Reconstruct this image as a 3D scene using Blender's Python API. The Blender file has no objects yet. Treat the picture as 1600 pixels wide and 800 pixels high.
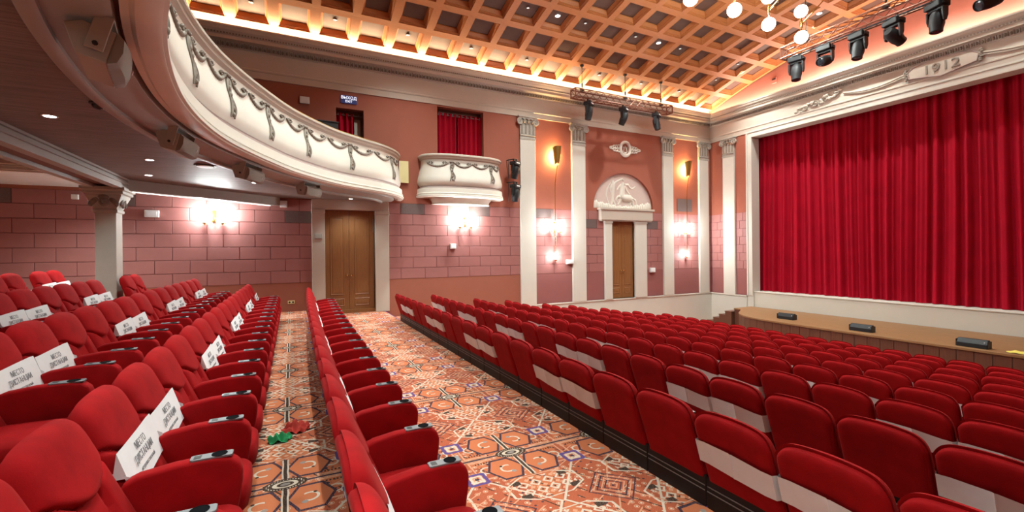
import bpy, bmesh, math, random
from mathutils import Vector, Matrix
random.seed(7)
SC = bpy.context.scene
COL = SC.collection
PI = math.pi

# ---------------------------------------------------------------- camera
CAM_H = 1.80
THETA = math.radians(26.49)
cam_d = bpy.data.cameras.new('camera')
cam = bpy.data.objects.new('camera', cam_d); COL.objects.link(cam)
cam_d.sensor_width = 36.0
cam_d.lens = 693.6 * 36.0 / 1600.0
cam_d.shift_y = -6.74 / 1600.0
cam_d.clip_start = 0.05
cam.matrix_world = (Matrix.Translation((0, 0, CAM_H)) @ Matrix.Rotation(-THETA, 4, 'Z')
                    @ Matrix.Rotation(PI / 2, 4, 'X') @ Matrix.Rotation(-0.0103, 4, 'Z'))
SC.camera = cam

# ---------------------------------------------------------------- world, exposure
w = bpy.data.worlds.new('world'); SC.world = w
w.use_nodes = True
w.node_tree.nodes['Background'].inputs[0].default_value = (0.9, 0.85, 0.8, 1)
w.node_tree.nodes['Background'].inputs[1].default_value = 0.02
SC.view_settings.view_transform = 'Standard'
SC.view_settings.look = 'None'
SC.view_settings.gamma = 1.0
SC.view_settings.use_curve_mapping = False
SC.view_settings.exposure = 1.32
SC.cycles.max_bounces = 7
SC.cycles.diffuse_bounces = 2
SC.cycles.glossy_bounces = 2
SC.cycles.sample_clamp_indirect = 6.0
SC.cycles.caustics_reflective = False
SC.cycles.caustics_refractive = False
SC.cycles.use_denoising = True
SC.cycles.use_adaptive_sampling = True
SC.cycles.adaptive_threshold = 0.03

# ---------------------------------------------------------------- lights
K_CEIL, K_BALC, K_COVE, K_STAGE, K_WALL, K_GOLD, K_CHAND = 0.97, 2.6, 1.0, 0.0, 1.1, 6.0, 2.6

def lamp(name, kind, loc, power, color=(1, 1, 1), rot=None, size=None, size_y=None, radius=None, cone=None, blend=0.6, parent=None):
    d = bpy.data.lights.new(name, kind)
    d.energy = power; d.color = color
    if kind == 'AREA':
        d.shape = 'RECTANGLE'; d.size = size; d.size_y = size_y or size
    elif radius is not None:
        d.shadow_soft_size = radius
    if kind == 'SPOT':
        d.spot_size = math.radians(cone); d.spot_blend = blend
    o = bpy.data.objects.new(name, d); COL.objects.link(o)
    o.location = loc
    if rot: o.rotation_euler = rot
    if parent: o.parent = parent
    return o

WARM = (1.0, 0.62, 0.30)
NEUT = (0.87, 1.0, 0.96)
WHITE = (0.88, 0.99, 1.0)
# grid of spots over the whole hall, most added as fill without a fixture
for ix, X in enumerate((-0.8, 3.35, 7.48, 11.65, 16.0)):
    for Y in (11.64, 8.9, 6.0, 3.1, 0.3):
        zc = 9.5 - 1.42 * ((Y - 6.05) / 7.95) ** 2
        if X < 0: continue
        lamp('ceiling_downlight_fill', 'SPOT', (X, Y, zc + 0.02), (640 if X < 14 else 700) * (0.55 if Y > 11 else 1.0) * K_CEIL, NEUT, radius=0.08, cone=118, blend=0.75)
for (X, Y) in ((0.3, 8.2), (0.0, 6.05), (0.3, 3.9)):  # more spots added out of view, fill for the near rows
    lamp('ceiling_downlight_fill', 'SPOT', (X, Y, 9.5 - 1.42*((Y-6.05)/7.95)**2 + 0.02), 640 * K_CEIL, NEUT, radius=0.08, cone=125, blend=0.8)
# cove light lying behind the cornice lip, along the side wall and along the stage wall
lamp('cove_light', 'AREA', (6.9, 13.98, 7.865), 340 * K_COVE, (1.0, 0.76, 0.46), rot=(PI - 0.05, 0, 0), size=20.5, size_y=0.10)
lamp('cove_light', 'AREA', (17.10, 6.05, 7.865), 170 * K_COVE, (1.0, 0.80, 0.66), rot=(PI, -0.12, 0), size=0.10, size_y=15.4)
# ---------------------------------------------------------------- mesh helpers
class MB:
    def __init__(s): s.v = []; s.f = []
    def add(s, vs, fs):
        o = len(s.v); s.v += [tuple(v) for v in vs]; s.f += [tuple(i + o for i in f) for f in fs]; return s
    def box(s, x0, x1, y0, y1, z0, z1):
        return s.add([(x0,y0,z0),(x1,y0,z0),(x1,y1,z0),(x0,y1,z0),(x0,y0,z1),(x1,y0,z1),(x1,y1,z1),(x0,y1,z1)],
                     [(3,2,1,0),(4,5,6,7),(0,1,5,4),(1,2,6,5),(2,3,7,6),(3,0,4,7)])
    def quad(s, a, b, c, d): return s.add([a, b, c, d], [(0, 1, 2, 3)])
    def loft(s, rings, closed=True, caps=True):
        n = len(rings[0]); vs = [p for r in rings for p in r]; fs = []
        for i in range(len(rings) - 1):
            for j in range(n if closed else n - 1):
                k = (j + 1) % n
                fs.append((i*n+j, i*n+k, (i+1)*n+k, (i+1)*n+j))
        if caps and closed:
            fs.append(tuple(range(n - 1, -1, -1))); fs.append(tuple((len(rings)-1)*n + j for j in range(n)))
        return s.add(vs, fs)
    def tube(s, pts, r, n=6, closed=False, flat=None):
        pts = [Vector(p) for p in pts]; m = len(pts)
        rs = r if isinstance(r, (list, tuple)) else [r] * m
        rings = []; up = None
        for i, p in enumerate(pts):
            a = pts[(i - 1) % m] if (i > 0 or closed) else p
            b = pts[(i + 1) % m] if (i < m - 1 or closed) else p
            t = (b - a).normalized()
            if up is None:
                up = Vector((0, 0, 1)) if abs(t.z) < 0.9 else Vector((1, 0, 0))
            e1 = t.cross(up)
            if e1.length < 1e-5: e1 = t.orthogonal()
            e1.normalize(); e2 = e1.cross(t).normalized(); up = e2
            rings.append([p + rs[i] * (math.cos(2*PI*k/n) * e1 + math.sin(2*PI*k/n) * e2) for k in range(n)])
        if closed: rings.append(rings[0])
        return s.loft(rings, True, not closed)
    def cyl(s, p, q, r, r2=None, n=12): return s.tube([p, q], [r, r if r2 is None else r2], n)
    def ball(s, c, r, n=10, m=6):
        rx, ry, rz = (r, r, r) if isinstance(r, (int, float)) else r
        vs = [(c[0], c[1], c[2] - rz)]; fs = []
        for i in range(1, m):
            a = -PI/2 + PI*i/m
            for j in range(n):
                b = 2*PI*j/n
                vs.append((c[0] + rx*math.cos(a)*math.cos(b), c[1] + ry*math.cos(a)*math.sin(b), c[2] + rz*math.sin(a)))
        vs.append((c[0], c[1], c[2] + rz)); L = len(vs) - 1
        for j in range(n):
            k = (j+1) % n
            fs.append((0, 1+k, 1+j)); fs.append((L, L-n+j, L-n+k))
            for i in range(m - 2): fs.append((1+i*n+j, 1+i*n+k, 1+(i+1)*n+k, 1+(i+1)*n+j))
        return s.add(vs, fs)
    def lathe(s, prof, c=(0,0,0), n=16, axis='z'):
        rings = []
        for r, h in prof:
            ring = []
            for k in range(n):
                a = 2*PI*k/n; x, y = r*math.cos(a), r*math.sin(a)
                p = (x, y, h) if axis == 'z' else ((h, x, y) if axis == 'x' else (x, h, y))
                ring.append((p[0]+c[0], p[1]+c[1], p[2]+c[2]))
            rings.append(ring)
        return s.loft(rings)
    def prism(s, poly, axis, a0, a1):
        def P(p, a): return (p[0], p[1], a) if axis == 'z' else ((p[0], a, p[1]) if axis == 'y' else (a, p[0], p[1]))
        return s.loft([[P(p, a0) for p in poly], [P(p, a1) for p in poly]])
    def torus(s, c, R, r, n=20, m=6, axis='y', sx=1, sz=1):
        pts = []
        for k in range(n):
            a = 2*PI*k/n; x, y = R*math.cos(a)*sx, R*math.sin(a)*sz
            pts.append((c[0]+x, c[1], c[2]+y) if axis == 'y' else ((c[0]+x, c[1]+y, c[2]) if axis == 'z' else (c[0], c[1]+x, c[2]+y)))
        return s.tube(pts, r, m, closed=True)
    def grid(s, fn, nu, nv):
        vs = [fn(i/nu, j/nv) for j in range(nv+1) for i in range(nu+1)]
        fs = [(j*(nu+1)+i, j*(nu+1)+i+1, (j+1)*(nu+1)+i+1, (j+1)*(nu+1)+i) for j in range(nv) for i in range(nu)]
        return s.add(vs, fs)
    def xf(s, M):
        s.v = [tuple(M @ Vector(v)) for v in s.v]; return s
    def merge(s, o): return s.add(o.v, o.f)
    def mesh(s, name, bevel=0, seg=2, smooth=None, recalc=True):
        me = bpy.data.meshes.new(name); me.from_pydata(s.v, [], s.f)
        bm = bmesh.new(); bm.from_mesh(me)
        if recalc: bmesh.ops.recalc_face_normals(bm, faces=bm.faces)
        if bevel:
            ed = [e for e in bm.edges if e.is_manifold and e.calc_face_angle(0) > 0.5]
            bmesh.ops.bevel(bm, geom=ed, offset=bevel, segments=seg, profile=0.5, affect='EDGES', clamp_overlap=True)
        bm.to_mesh(me); bm.free()
        if smooth is not None:
            for p in me.polygons: p.use_smooth = True
            if smooth < 179: me.set_sharp_from_angle(angle=math.radians(smooth))
        return me

def tag(o, label=None, cat=None, group=None, kind=None):
    if label: o['label'] = label
    if cat: o['category'] = cat
    if group: o['group'] = group
    if kind: o['kind'] = kind
    return o

def obj(name, mb, mat, parent=None, label=None, cat=None, group=None, kind=None, bevel=0, seg=2, smooth=None, loc=None, rot=None):
    me = mb.mesh(name, bevel, seg, smooth) if isinstance(mb, MB) else mb
    if isinstance(mb, MB): me.materials.append(mat)
    o = bpy.data.objects.new(name, me); COL.objects.link(o)
    if parent: o.parent = parent
    if loc is not None: o.location = loc
    if rot is not None: o.rotation_euler = rot
    return tag(o, label, cat, group, kind)

def thing(name, label=None, cat=None, loc=(0,0,0), rotz=0, group=None, kind=None, parent=None):
    o = bpy.data.objects.new(name, None); COL.objects.link(o)
    o.empty_display_size = 0.1
    o.location = loc; o.rotation_euler = (0, 0, rotz)
    if parent: o.parent = parent
    return tag(o, label, cat, group, kind)

KIDS = {}
def copy_tree(src, parent=None):
    c = src.copy(); COL.objects.link(c)
    if parent: c.parent = parent
    for ch in list(src.children): copy_tree(ch, c)
    return c

def text_mesh(body, size, extrude, sx=1.0):
    cu = bpy.data.curves.new('lettering', 'FONT'); cu.body = body; cu.size = size; cu.extrude = extrude
    cu.align_x = 'CENTER'; cu.align_y = 'CENTER'; cu.resolution_u = 2
    o = bpy.data.objects.new('lettering', cu); COL.objects.link(o)
    dg = bpy.context.evaluated_depsgraph_get(); dg.update()
    me = bpy.data.meshes.new_from_object(o.evaluated_get(dg))
    bpy.data.objects.remove(o); bpy.data.curves.remove(cu)
    if sx != 1.0: me.transform(Matrix.Diagonal((sx, 1, 1, 1)))
    return me

ORD = ('first second third fourth fifth sixth seventh eighth ninth tenth eleventh twelfth thirteenth fourteenth fifteenth '
       'sixteenth seventeenth eighteenth nineteenth twentieth twenty-first twenty-second twenty-third twenty-fourth').split()

# ---------------------------------------------------------------- materials
class S:
    """a shader value with python operators"""
    def __init__(s, nt, sock): s.nt = nt; s.k = sock
    def _m(s, op, *a, clamp=False):
        n = s.nt.nodes.new('ShaderNodeMath'); n.operation = op; n.use_clamp = clamp
        for i, x in enumerate((s,) + a):
            if isinstance(x, S): s.nt.links.new(x.k, n.inputs[i])
            else: n.inputs[i].default_value = x
        return S(s.nt, n.outputs[0])
    def __add__(s, o): return s._m('ADD', o)
    def __sub__(s, o): return s._m('SUBTRACT', o)
    def __mul__(s, o): return s._m('MULTIPLY', o)
    def __truediv__(s, o): return s._m('DIVIDE', o)
    def abs(s): return s._m('ABSOLUTE')
    def max(s, o): return s._m('MAXIMUM', o)
    def min(s, o): return s._m('MINIMUM', o)
    def lt(s, o): return s._m('LESS_THAN', o)
    def gt(s, o): return s._m('GREATER_THAN', o)
    def sqrt(s): return s._m('SQRT')
    def pp(s, o): return s._m('PINGPONG', o)
    def mod(s, o): return s._m('FLOORED_MODULO', o)
    def hyp(s, o): return (s * s + o * o).sqrt()

def new_mat(name):
    m = bpy.data.materials.new(name); m.use_nodes = True
    nt = m.node_tree
    return m, nt, nt.nodes['Principled BSDF']

def mixcol(nt, fac, a, b):
    n = nt.nodes.new('ShaderNodeMix'); n.data_type = 'RGBA'
    for key, x in ((0, fac), (6, a), (7, b)):
        if isinstance(x, S): nt.links.new(x.k, n.inputs[key])
        elif hasattr(x, 'is_linked'): nt.links.new(x, n.inputs[key])
        elif key == 0: n.inputs[0].default_value = x
        else: n.inputs[key].default_value = (*x, 1)
    return n.outputs[2]

def mat(name, col, rough=0.6, metal=0.0, var=0.12, scale=6.0, bump=0.0, bscale=60.0, sheen=0.0, sheen_tint=None, emit=0.0, ecol=None, stretch=None, col2=None, spec=None):
    m, nt, b = new_mat(name)
    b.inputs['Roughness'].default_value = rough
    b.inputs['Metallic'].default_value = metal
    if spec is not None: b.inputs['Specular IOR Level'].default_value = spec
    tc = nt.nodes.new('ShaderNodeTexCoord')
    src = tc.outputs['Object']
    if stretch:
        mp = nt.nodes.new('ShaderNodeMapping'); mp.inputs['Scale'].default_value = stretch
        nt.links.new(src, mp.inputs['Vector']); src = mp.outputs[0]
    no = nt.nodes.new('ShaderNodeTexNoise'); no.inputs['Scale'].default_value = scale; no.inputs['Detail'].default_value = 4
    nt.links.new(src, no.inputs['Vector'])
    c2 = col2 or tuple(min(1, c * (1 + 1.6 * var)) for c in col)
    c1 = tuple(c * (1 - var) for c in col) if not col2 else col
    out = mixcol(nt, S(nt, no.outputs[0]), c1, c2)
    nt.links.new(out, b.inputs['Base Color'])
    if bump:
        n2 = nt.nodes.new('ShaderNodeTexNoise'); n2.inputs['Scale'].default_value = bscale; n2.inputs['Detail'].default_value = 3
        nt.links.new(src, n2.inputs['Vector'])
        bp = nt.nodes.new('ShaderNodeBump'); bp.inputs['Strength'].default_value = bump; bp.inputs['Distance'].default_value = 0.01
        nt.links.new(n2.outputs[0], bp.inputs['Height']); nt.links.new(bp.outputs[0], b.inputs['Normal'])
    if sheen:
        b.inputs['Sheen Weight'].default_value = sheen
        b.inputs['Sheen Roughness'].default_value = 0.35
        b.inputs['Sheen Tint'].default_value = (*(sheen_tint or (1, 1, 1)), 1)
    if emit:
        b.inputs['Emission Color'].default_value = (*(ecol or col), 1)
        b.inputs['Emission Strength'].default_value = emit
    return m

def carpet_mat():
    m, nt, b = new_mat('oriental_carpet')
    b.inputs['Roughness'].default_value = 0.95
    b.inputs['Specular IOR Level'].default_value = 0.1
    g = nt.nodes.new('ShaderNodeNewGeometry')
    wn = nt.nodes.new('ShaderNodeTexNoise'); wn.inputs['Scale'].default_value = 9.0; wn.inputs['Detail'].default_value = 1
    nt.links.new(g.outputs['Position'], wn.inputs['Vector'])
    sp = nt.nodes.new('ShaderNodeSeparateXYZ'); nt.links.new(g.outputs['Position'], sp.inputs[0])
    wob = (S(nt, wn.outputs[0]) - 0.5) * 0.012
    X = S(nt, sp.outputs[0]) + wob; Y = S(nt, sp.outputs[1]) + wob
    PX, PY = 0.90, 1.73
    u0 = (X - (1.75 - PX/2)).mod(PX) - PX/2
    v0 = (Y - (3.58 - PY/2)).mod(PY) - PY/2
    u, v = u0.abs(), v0.abs()
    def near(d, wd): return d.abs().lt(wd)
    def hexa(du, dv, a, bb): return (du.abs() * (1/a)).max(du.abs() * (0.5/a) + dv.abs() * (0.82/bb))
    def col(fac, base, c): return mixcol(nt, fac, base, c)
    ORANGE, DEEP, PALE = (0.56, 0.150, 0.062), (0.45, 0.095, 0.042), (0.68, 0.33, 0.20)
    NAVY, WHT, BLK, GREY, PUR = (0.020, 0.018, 0.045), (0.66, 0.55, 0.44), (0.022, 0.020, 0.018), (0.30, 0.27, 0.25), (0.075, 0.055, 0.24)
    # ground: big lozenge panels of two oranges
    big = (u * (1/0.45) + v * (1/0.865))
    c = col(big.gt(1.0), ORANGE, DEEP)
    # small scattered strokes and dots
    vo = nt.nodes.new('ShaderNodeTexVoronoi'); vo.voronoi_dimensions = '2D'; vo.inputs['Scale'].default_value = 15.0; vo.inputs['Randomness'].default_value = 0.55
    nt.links.new(g.outputs['Position'], vo.inputs['Vector'])
    vs = nt.nodes.new('ShaderNodeSeparateColor'); nt.links.new(vo.outputs['Color'], vs.inputs[0])
    vd, vr, vg = S(nt, vo.outputs['Distance']), S(nt, vs.outputs[0]), S(nt, vs.outputs[1])
    c = col(near(vd - 0.26, 0.045).min(vr.gt(0.55)), c, PALE)
    c = col(vd.lt(0.13).min(vr.gt(0.35)), c, WHT)
    c = col(vd.lt(0.15).min(vr.lt(0.22)), c, NAVY)
    wv = (X * 9.0 + Y * 5.0).mod(1.0)
    c = col(near(wv - 0.5, 0.06).min(vg.gt(0.62)), c, BLK)
    wv2 = (X * 5.0 - Y * 9.0).mod(1.0)
    c = col(near(wv2 - 0.5, 0.055).min(vg.lt(0.33)), c, PALE)
    sx, sy = X.mod(0.11) - 0.055, Y.mod(0.085) - 0.042
    side = (v.gt(0.06)).min(v.lt(0.40)).min(u.gt(0.22))
    # side panels (hooked motifs right and left of the eye)
    pu, pv = u - 0.32, v - 0.19
    box = (pu.abs() * (1/0.10)).max(pv.abs() * (1/0.15))
    c = col(near(box - 1.0, 0.07), c, PALE)
    hook = pu.hyp(pv - 0.02)
    c = col(near(hook - 0.05, 0.008).min(pu.gt(-0.03)), c, WHT)
    c = col((pu - 0.05).hyp(pv - 0.08).lt(0.021), c, WHT)
    c = col((pu + 0.05).hyp(pv + 0.07).lt(0.019), c, NAVY)
    c = col(near(pv + 0.11, 0.012).min(pu.abs().lt(0.07)).min((u * 40.0).mod(1.0).gt(0.45)), c, BLK)
    # four octagons round the eye
    hd = hexa(v - 0.245, u - 0.165, 0.165, 0.125)
    c = col(hd.lt(1.0), c, (0.58, 0.16, 0.065))
    c = col(near(hd - 1.0, 0.075), c, NAVY)
    r1 = (u - 0.15).hyp(v - 0.25)
    c = col(near(r1 - 0.055, 0.009).min((u - 0.12).gt(0.0)), c, WHT)
    c = col((u - 0.12).hyp(v - 0.31).lt(0.020), c, GREY)
    c = col((u - 0.19).hyp(v - 0.20).lt(0.013), c, BLK)
    # axis stripes
    ax = u.lt(0.022).min(v.lt(0.42))
    c = col(ax, c, BLK); c = col(near(u - 0.018, 0.006).min(v.lt(0.42)), c, WHT)
    hx = v.lt(0.024).min(u.lt(0.45))
    c = col(hx, c, NAVY); c = col(near(v - 0.018, 0.005).min(u.gt(0.10)), c, PALE)
    # eye
    eye = (u * (1/0.145)).max(0.0).hyp(v * (1/0.085))
    c = col(eye.lt(1.0), c, BLK)
    c = col(near(eye - 0.80, 0.05).min((u * 55.0).mod(1.0).gt(0.5)), c, WHT)
    c = col(near(eye - 0.48, 0.10), c, WHT)
    c = col(eye.lt(0.22), c, GREY)
    # field of little diamonds above and below
    dv = v - 0.61
    field = (u * (1/0.27)).max(dv.abs() * (1/0.155)).max((u * (1/0.27) + dv.abs() * (1/0.155)) * 0.68)
    du1, dv1 = u0.mod(0.11) - 0.055, dv.mod(0.11) - 0.055
    dia = du1.abs() + dv1.abs()
    inf = field.lt(0.93)
    c = col(inf.min(near(dia - 0.040, 0.011)), c, WHT)
    c = col(inf.min(dia.lt(0.012)), c, BLK)
    du2, dv2 = (u0 + 0.055).mod(0.11) - 0.055, (dv + 0.055).mod(0.11) - 0.055
    c = col(inf.min((du2.abs() + dv2.abs()).lt(0.022)), c, PALE)
    c = col(near(u - 0.21, 0.04).min(near(dv.abs() - 0.10, 0.028)), c, BLK)
    # white strapwork lines
    ln = near(field - 1.10, 0.035).min(v.gt(0.44))
    c = col(ln, c, WHT)
    l2 = near(u * 0.78 + v * 0.62 - 0.545, 0.009).min(v.gt(0.30))
    c = col(l2, c, WHT)
    l3 = near(u * 0.80 - v * 0.60 + 0.12, 0.006).min(u.gt(0.24)).min(v.gt(0.3))
    c = col(l3, c, PALE)
    # border knots
    ku, kv = u - 0.45, v - 0.31
    k = ku.abs().max(kv.abs())
    k2 = (ku.abs() + kv.abs()) * 0.55
    kk = k.max(k2)
    c = col(near(kk - 0.075, 0.014), c, PUR)
    c = col(near(kk - 0.045, 0.010), c, WHT)
    c = col(kk.lt(0.016), c, NAVY)
    # chevrons at the corners of the repeat
    z = (u - 0.45).abs() + (v - 0.865).abs()
    zz = (z * 14.0).mod(1.0)
    c = col(z.lt(0.24).min(zz.lt(0.22)), c, NAVY)
    c = col(z.lt(0.24).min(near(zz - 0.55, 0.10)), c, PALE)
    # speckle of the pile
    n2 = nt.nodes.new('ShaderNodeTexNoise'); n2.inputs['Scale'].default_value = 120.0; n2.inputs['Detail'].default_value = 2
    nt.links.new(g.outputs['Position'], n2.inputs['Vector'])
    c = col((S(nt, n2.outputs[0]) - 0.42)._m('MULTIPLY', 1.2, clamp=True), c, (0.50, 0.24, 0.15))
    nt.links.new(c, b.inputs['Base Color'])
    bp = nt.nodes.new('ShaderNodeBump'); bp.inputs['Strength'].default_value = 0.25; bp.inputs['Distance'].default_value = 0.01
    nt.links.new(n2.outputs[0], bp.inputs['Height']); nt.links.new(bp.outputs[0], b.inputs['Normal'])
    return m

M_CARPET = carpet_mat()
M_TERRA = mat('terracotta_plaster', (0.31, 0.086, 0.050), 0.8, var=0.06, scale=3, bump=0.08, bscale=90)
M_LOWER = mat('brown_terracotta_plaster', (0.30, 0.092, 0.054), 0.8, var=0.06, scale=3, bump=0.08, bscale=90)
M_LOWPINK = mat('dusky_pink_plaster', (0.27, 0.088, 0.082), 0.75, var=0.06, scale=3)
M_BLOCK = mat('dusky_pink_block', (0.32, 0.122, 0.110), 0.6, var=0.10, scale=4, bump=0.06, bscale=80)
M_JOINT = mat('block_joint', (0.17, 0.055, 0.048), 0.9)
M_VENT = mat('grey_vent_block', (0.13, 0.085, 0.078), 0.7, var=0.1, scale=20)
M_CREAM = mat('cream_plaster', (0.59, 0.545, 0.475), 0.7, var=0.04, scale=2, bump=0.03)
M_CORNICE = mat('stone_coloured_cornice', (0.49, 0.41, 0.34), 0.7, var=0.05, scale=2, bump=0.03)
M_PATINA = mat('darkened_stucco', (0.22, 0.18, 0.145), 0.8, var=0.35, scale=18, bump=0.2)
M_CAPST = mat('greyed_capital_stucco', (0.36, 0.325, 0.28), 0.75, var=0.25, scale=14, bump=0.15)
M_STUCCO = mat('white_stucco', (0.68, 0.62, 0.54), 0.55, var=0.05, scale=4, bump=0.03)
M_MAUVE = mat('mauve_moulding', (0.40, 0.30, 0.27), 0.6, var=0.06)
M_WHITE = mat('white_paint', (0.72, 0.71, 0.69), 0.5, var=0.03)
M_RELIEFBG = mat('pink_relief_ground', (0.58, 0.44, 0.39), 0.8, var=0.04)
M_VELVET = mat('red_velvet', (0.27, 0.0030, 0.0045), 0.85, var=0.28, scale=9, bump=0.10, bscale=160, sheen=0.09, sheen_tint=(1.0, 0.25, 0.2), spec=0.12)
M_CURTAIN = mat('crimson_curtain_velvet', (0.35, 0.0008, 0.014), 0.8, var=0.15, scale=2, sheen=0.12, sheen_tint=(1.0, 0.12, 0.18), spec=0.15)
M_BLACK = mat('black_plastic', (0.016, 0.015, 0.016), 0.45, var=0.1)
M_KICK = mat('black_vinyl', (0.012, 0.008, 0.008), 0.5, var=0.1, spec=0.25)
M_WELL = mat('black_cup_well', (0.004, 0.004, 0.005), 0.9, spec=0.05)
M_PIPE = mat('grey_piping', (0.22, 0.19, 0.19), 0.5)
M_SILVER = mat('brushed_aluminium', (0.21, 0.21, 0.22), 0.45, metal=0.4, var=0.05)
M_PAPER = mat('white_paper', (0.74, 0.73, 0.73), 0.8, var=0.05, scale=12)
M_INK = mat('black_ink', (0.20, 0.20, 0.21), 0.8)
M_WOODC = mat('orange_ceiling_wood', (0.43, 0.152, 0.046), 0.5, var=0.2, scale=5, stretch=(1.0, 12.0, 12.0), bump=0.03)
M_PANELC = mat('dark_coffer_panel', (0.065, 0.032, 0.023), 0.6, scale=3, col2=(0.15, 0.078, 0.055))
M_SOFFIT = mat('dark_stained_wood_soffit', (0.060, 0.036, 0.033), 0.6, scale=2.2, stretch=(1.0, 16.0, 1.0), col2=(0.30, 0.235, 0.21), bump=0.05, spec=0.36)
M_TAUPE = mat('taupe_balcony_band', (0.33, 0.295, 0.26), 0.55, var=0.05)
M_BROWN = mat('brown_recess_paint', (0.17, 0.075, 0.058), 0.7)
M_BEAM = mat('stone_grey_beam', (0.36, 0.315, 0.275), 0.6, var=0.05)
M_STONE = mat('grey_stone_column', (0.42, 0.385, 0.33), 0.7, var=0.08, scale=5)
M_DOOR = mat('oak_door_wood', (0.17, 0.062, 0.018), 0.45, scale=4, stretch=(14.0, 14.0, 1.0), col2=(0.32, 0.135, 0.045), bump=0.04)
M_BRASS = mat('polished_brass', (0.62, 0.42, 0.14), 0.25, metal=1.0)
M_GOLD = mat('dull_gold_metal', (0.35, 0.23, 0.06), 0.35, metal=0.9)
M_STAGE = mat('honey_stage_boards', (0.20, 0.095, 0.038), 0.5, scale=3, stretch=(6.0, 0.8, 1.0), col2=(0.34, 0.18, 0.08), spec=0.25)
M_STFRONT = mat('red_brown_stage_panel', (0.085, 0.030, 0.018), 0.4, scale=3, stretch=(8.0, 8.0, 1.0), col2=(0.17, 0.065, 0.036))
M_TRUSS = mat('copper_toned_truss', (0.20, 0.075, 0.045), 0.4, metal=0.4)
M_LIGHTBODY = mat('matt_black_fixture', (0.016, 0.016, 0.018), 0.5, var=0.1, spec=0.3)
M_LENS = mat('dark_lens', (0.02, 0.025, 0.035), 0.08)
M_SPEAKER = mat('grey_speaker_cabinet', (0.40, 0.385, 0.335), 0.55, var=0.04)
M_GRILLE = mat('grey_speaker_grille', (0.24, 0.225, 0.195), 0.7, bump=0.3, bscale=400)
M_GLOBE = mat('opal_glass_lit', (1, 0.97, 0.92), 0.3, emit=9.0, ecol=(1, 0.95, 0.86))
M_TUBE = mat('frosted_tube_lit', (1, 0.98, 0.95), 0.3, emit=22.0, ecol=(1, 0.96, 0.90))
M_DLIT = mat('downlight_lens_lit', (1, 1, 1), 0.3, emit=14.0, ecol=(1, 0.98, 0.95))
M_DDIM = mat('downlight_lens_dim', (0.75, 0.7, 0.65), 0.3, emit=0.7, ecol=(1, 0.9, 0.8))
M_GREEN = mat('green_cloth', (0.02, 0.30, 0.10), 0.85, var=0.2)
M_ORANGEC = mat('orange_red_cloth', (0.55, 0.045, 0.03), 0.85, var=0.2)
M_YELLOW = mat('yellow_cloth', (0.75, 0.62, 0.12), 0.8)
M_YPANEL = mat('pale_yellow_panel', (0.72, 0.60, 0.30), 0.7, var=0.04)  # yellow light put into the colour at the balcony end; also the socket plate
M_BLUE = mat('blue_step_edging', (0.05, 0.04, 0.25), 0.5, emit=0.02, ecol=(0.05, 0.05, 0.9))
M_SIGN = mat('navy_sign_face', (0.02, 0.025, 0.08), 0.4, emit=0.04, ecol=(0.1, 0.15, 0.6))
M_SIGNTX = mat('lit_sign_lettering', (0.9, 0.9, 1), 0.4, emit=0.5, ecol=(0.8, 0.85, 1))
M_PINKWALL = mat('salmon_lunette_plaster', (0.42, 0.145, 0.10), 0.8, var=0.05)
M_LED = mat('white_led_strip', (1, 1, 1), 0.4, emit=1.2, ecol=(1, 0.97, 0.93))
# ================================================================ the setting
D, ST, CY, YR, XB = 14.2, 17.3, 6.05, -2.1, -9.0
SEAT_H = 0.95
def vault(y): return 9.5 - 1.42 * ((y - CY) / 7.95) ** 2

# ---- floors: stepped carpeted tiers (the cross aisle is z = 0)
TIERS = [(-9.0, -3.25, 0.58), (-3.25, -2.08, 0.44), (-2.08, -1.02, 0.33), (-1.02, 0.385, 0.15), (0.385, 2.60, 0.0)]
for k in range(9):
    TIERS.append((2.60 + 1.22*k, 2.60 + 1.22*(k+1), -0.21 - 0.156*k))
TIERS[-1] = (TIERS[-1][0], 17.3, TIERS[-1][2])
floor = thing('floor', kind='structure')
for (x0, x1, z) in TIERS:
    obj('floor_tier', MB().box(x0, x1, YR, D, z - 0.6, z), M_CARPET, floor)
obj('step_edging', MB().box(2.588, 2.602, YR, D, 0.0005, 0.004), M_BLUE, floor)

# ---- far side wall with blocks, plaster, openings
wall = thing('wall_left', kind='structure')
def panels(name, x0, x1, z0, z1, holes, m, y0=D, y1=D+0.22):
    xs = sorted({x0, x1} | {h[0] for h in holes} | {h[1] for h in holes})
    xs = [x for x in xs if x0 <= x <= x1]
    for a, b in zip(xs, xs[1:]):
        zs = [z0, z1]
        for h in holes:
            if h[0] < b - 1e-6 and h[1] > a + 1e-6: zs += [h[2], h[3]]
        zs = sorted(z for z in set(zs) if z0 <= z <= z1)
        for c, d in zip(zs, zs[1:]):
            if any(h[0] <= a + 1e-6 and h[1] >= b - 1e-6 and h[2] <= c + 1e-6 and h[3] >= d - 1e-6 for h in holes): continue
            yield (a, b, c, d)
LUN = (12.24, 1.56, 3.50, 1.46)     # lunette centre x, half width, base z, height
H_BOX, H_WIN = (4.37, 6.02, 4.3, 6.63), (1.25, 2.04, 4.7, 6.17)
H_LUN = (LUN[0]-LUN[1], LUN[0]+LUN[1], LUN[2], LUN[2]+LUN[3])
mb = MB()
for a, b, c, d in panels('', XB, ST+0.2, 3.378, 6.75, [H_BOX, H_WIN, H_LUN, (0.9, 2.33, 3.0, 3.40)], None):
    mb.box(a, b, D, D+0.22, c, d)
N = 28
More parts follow.
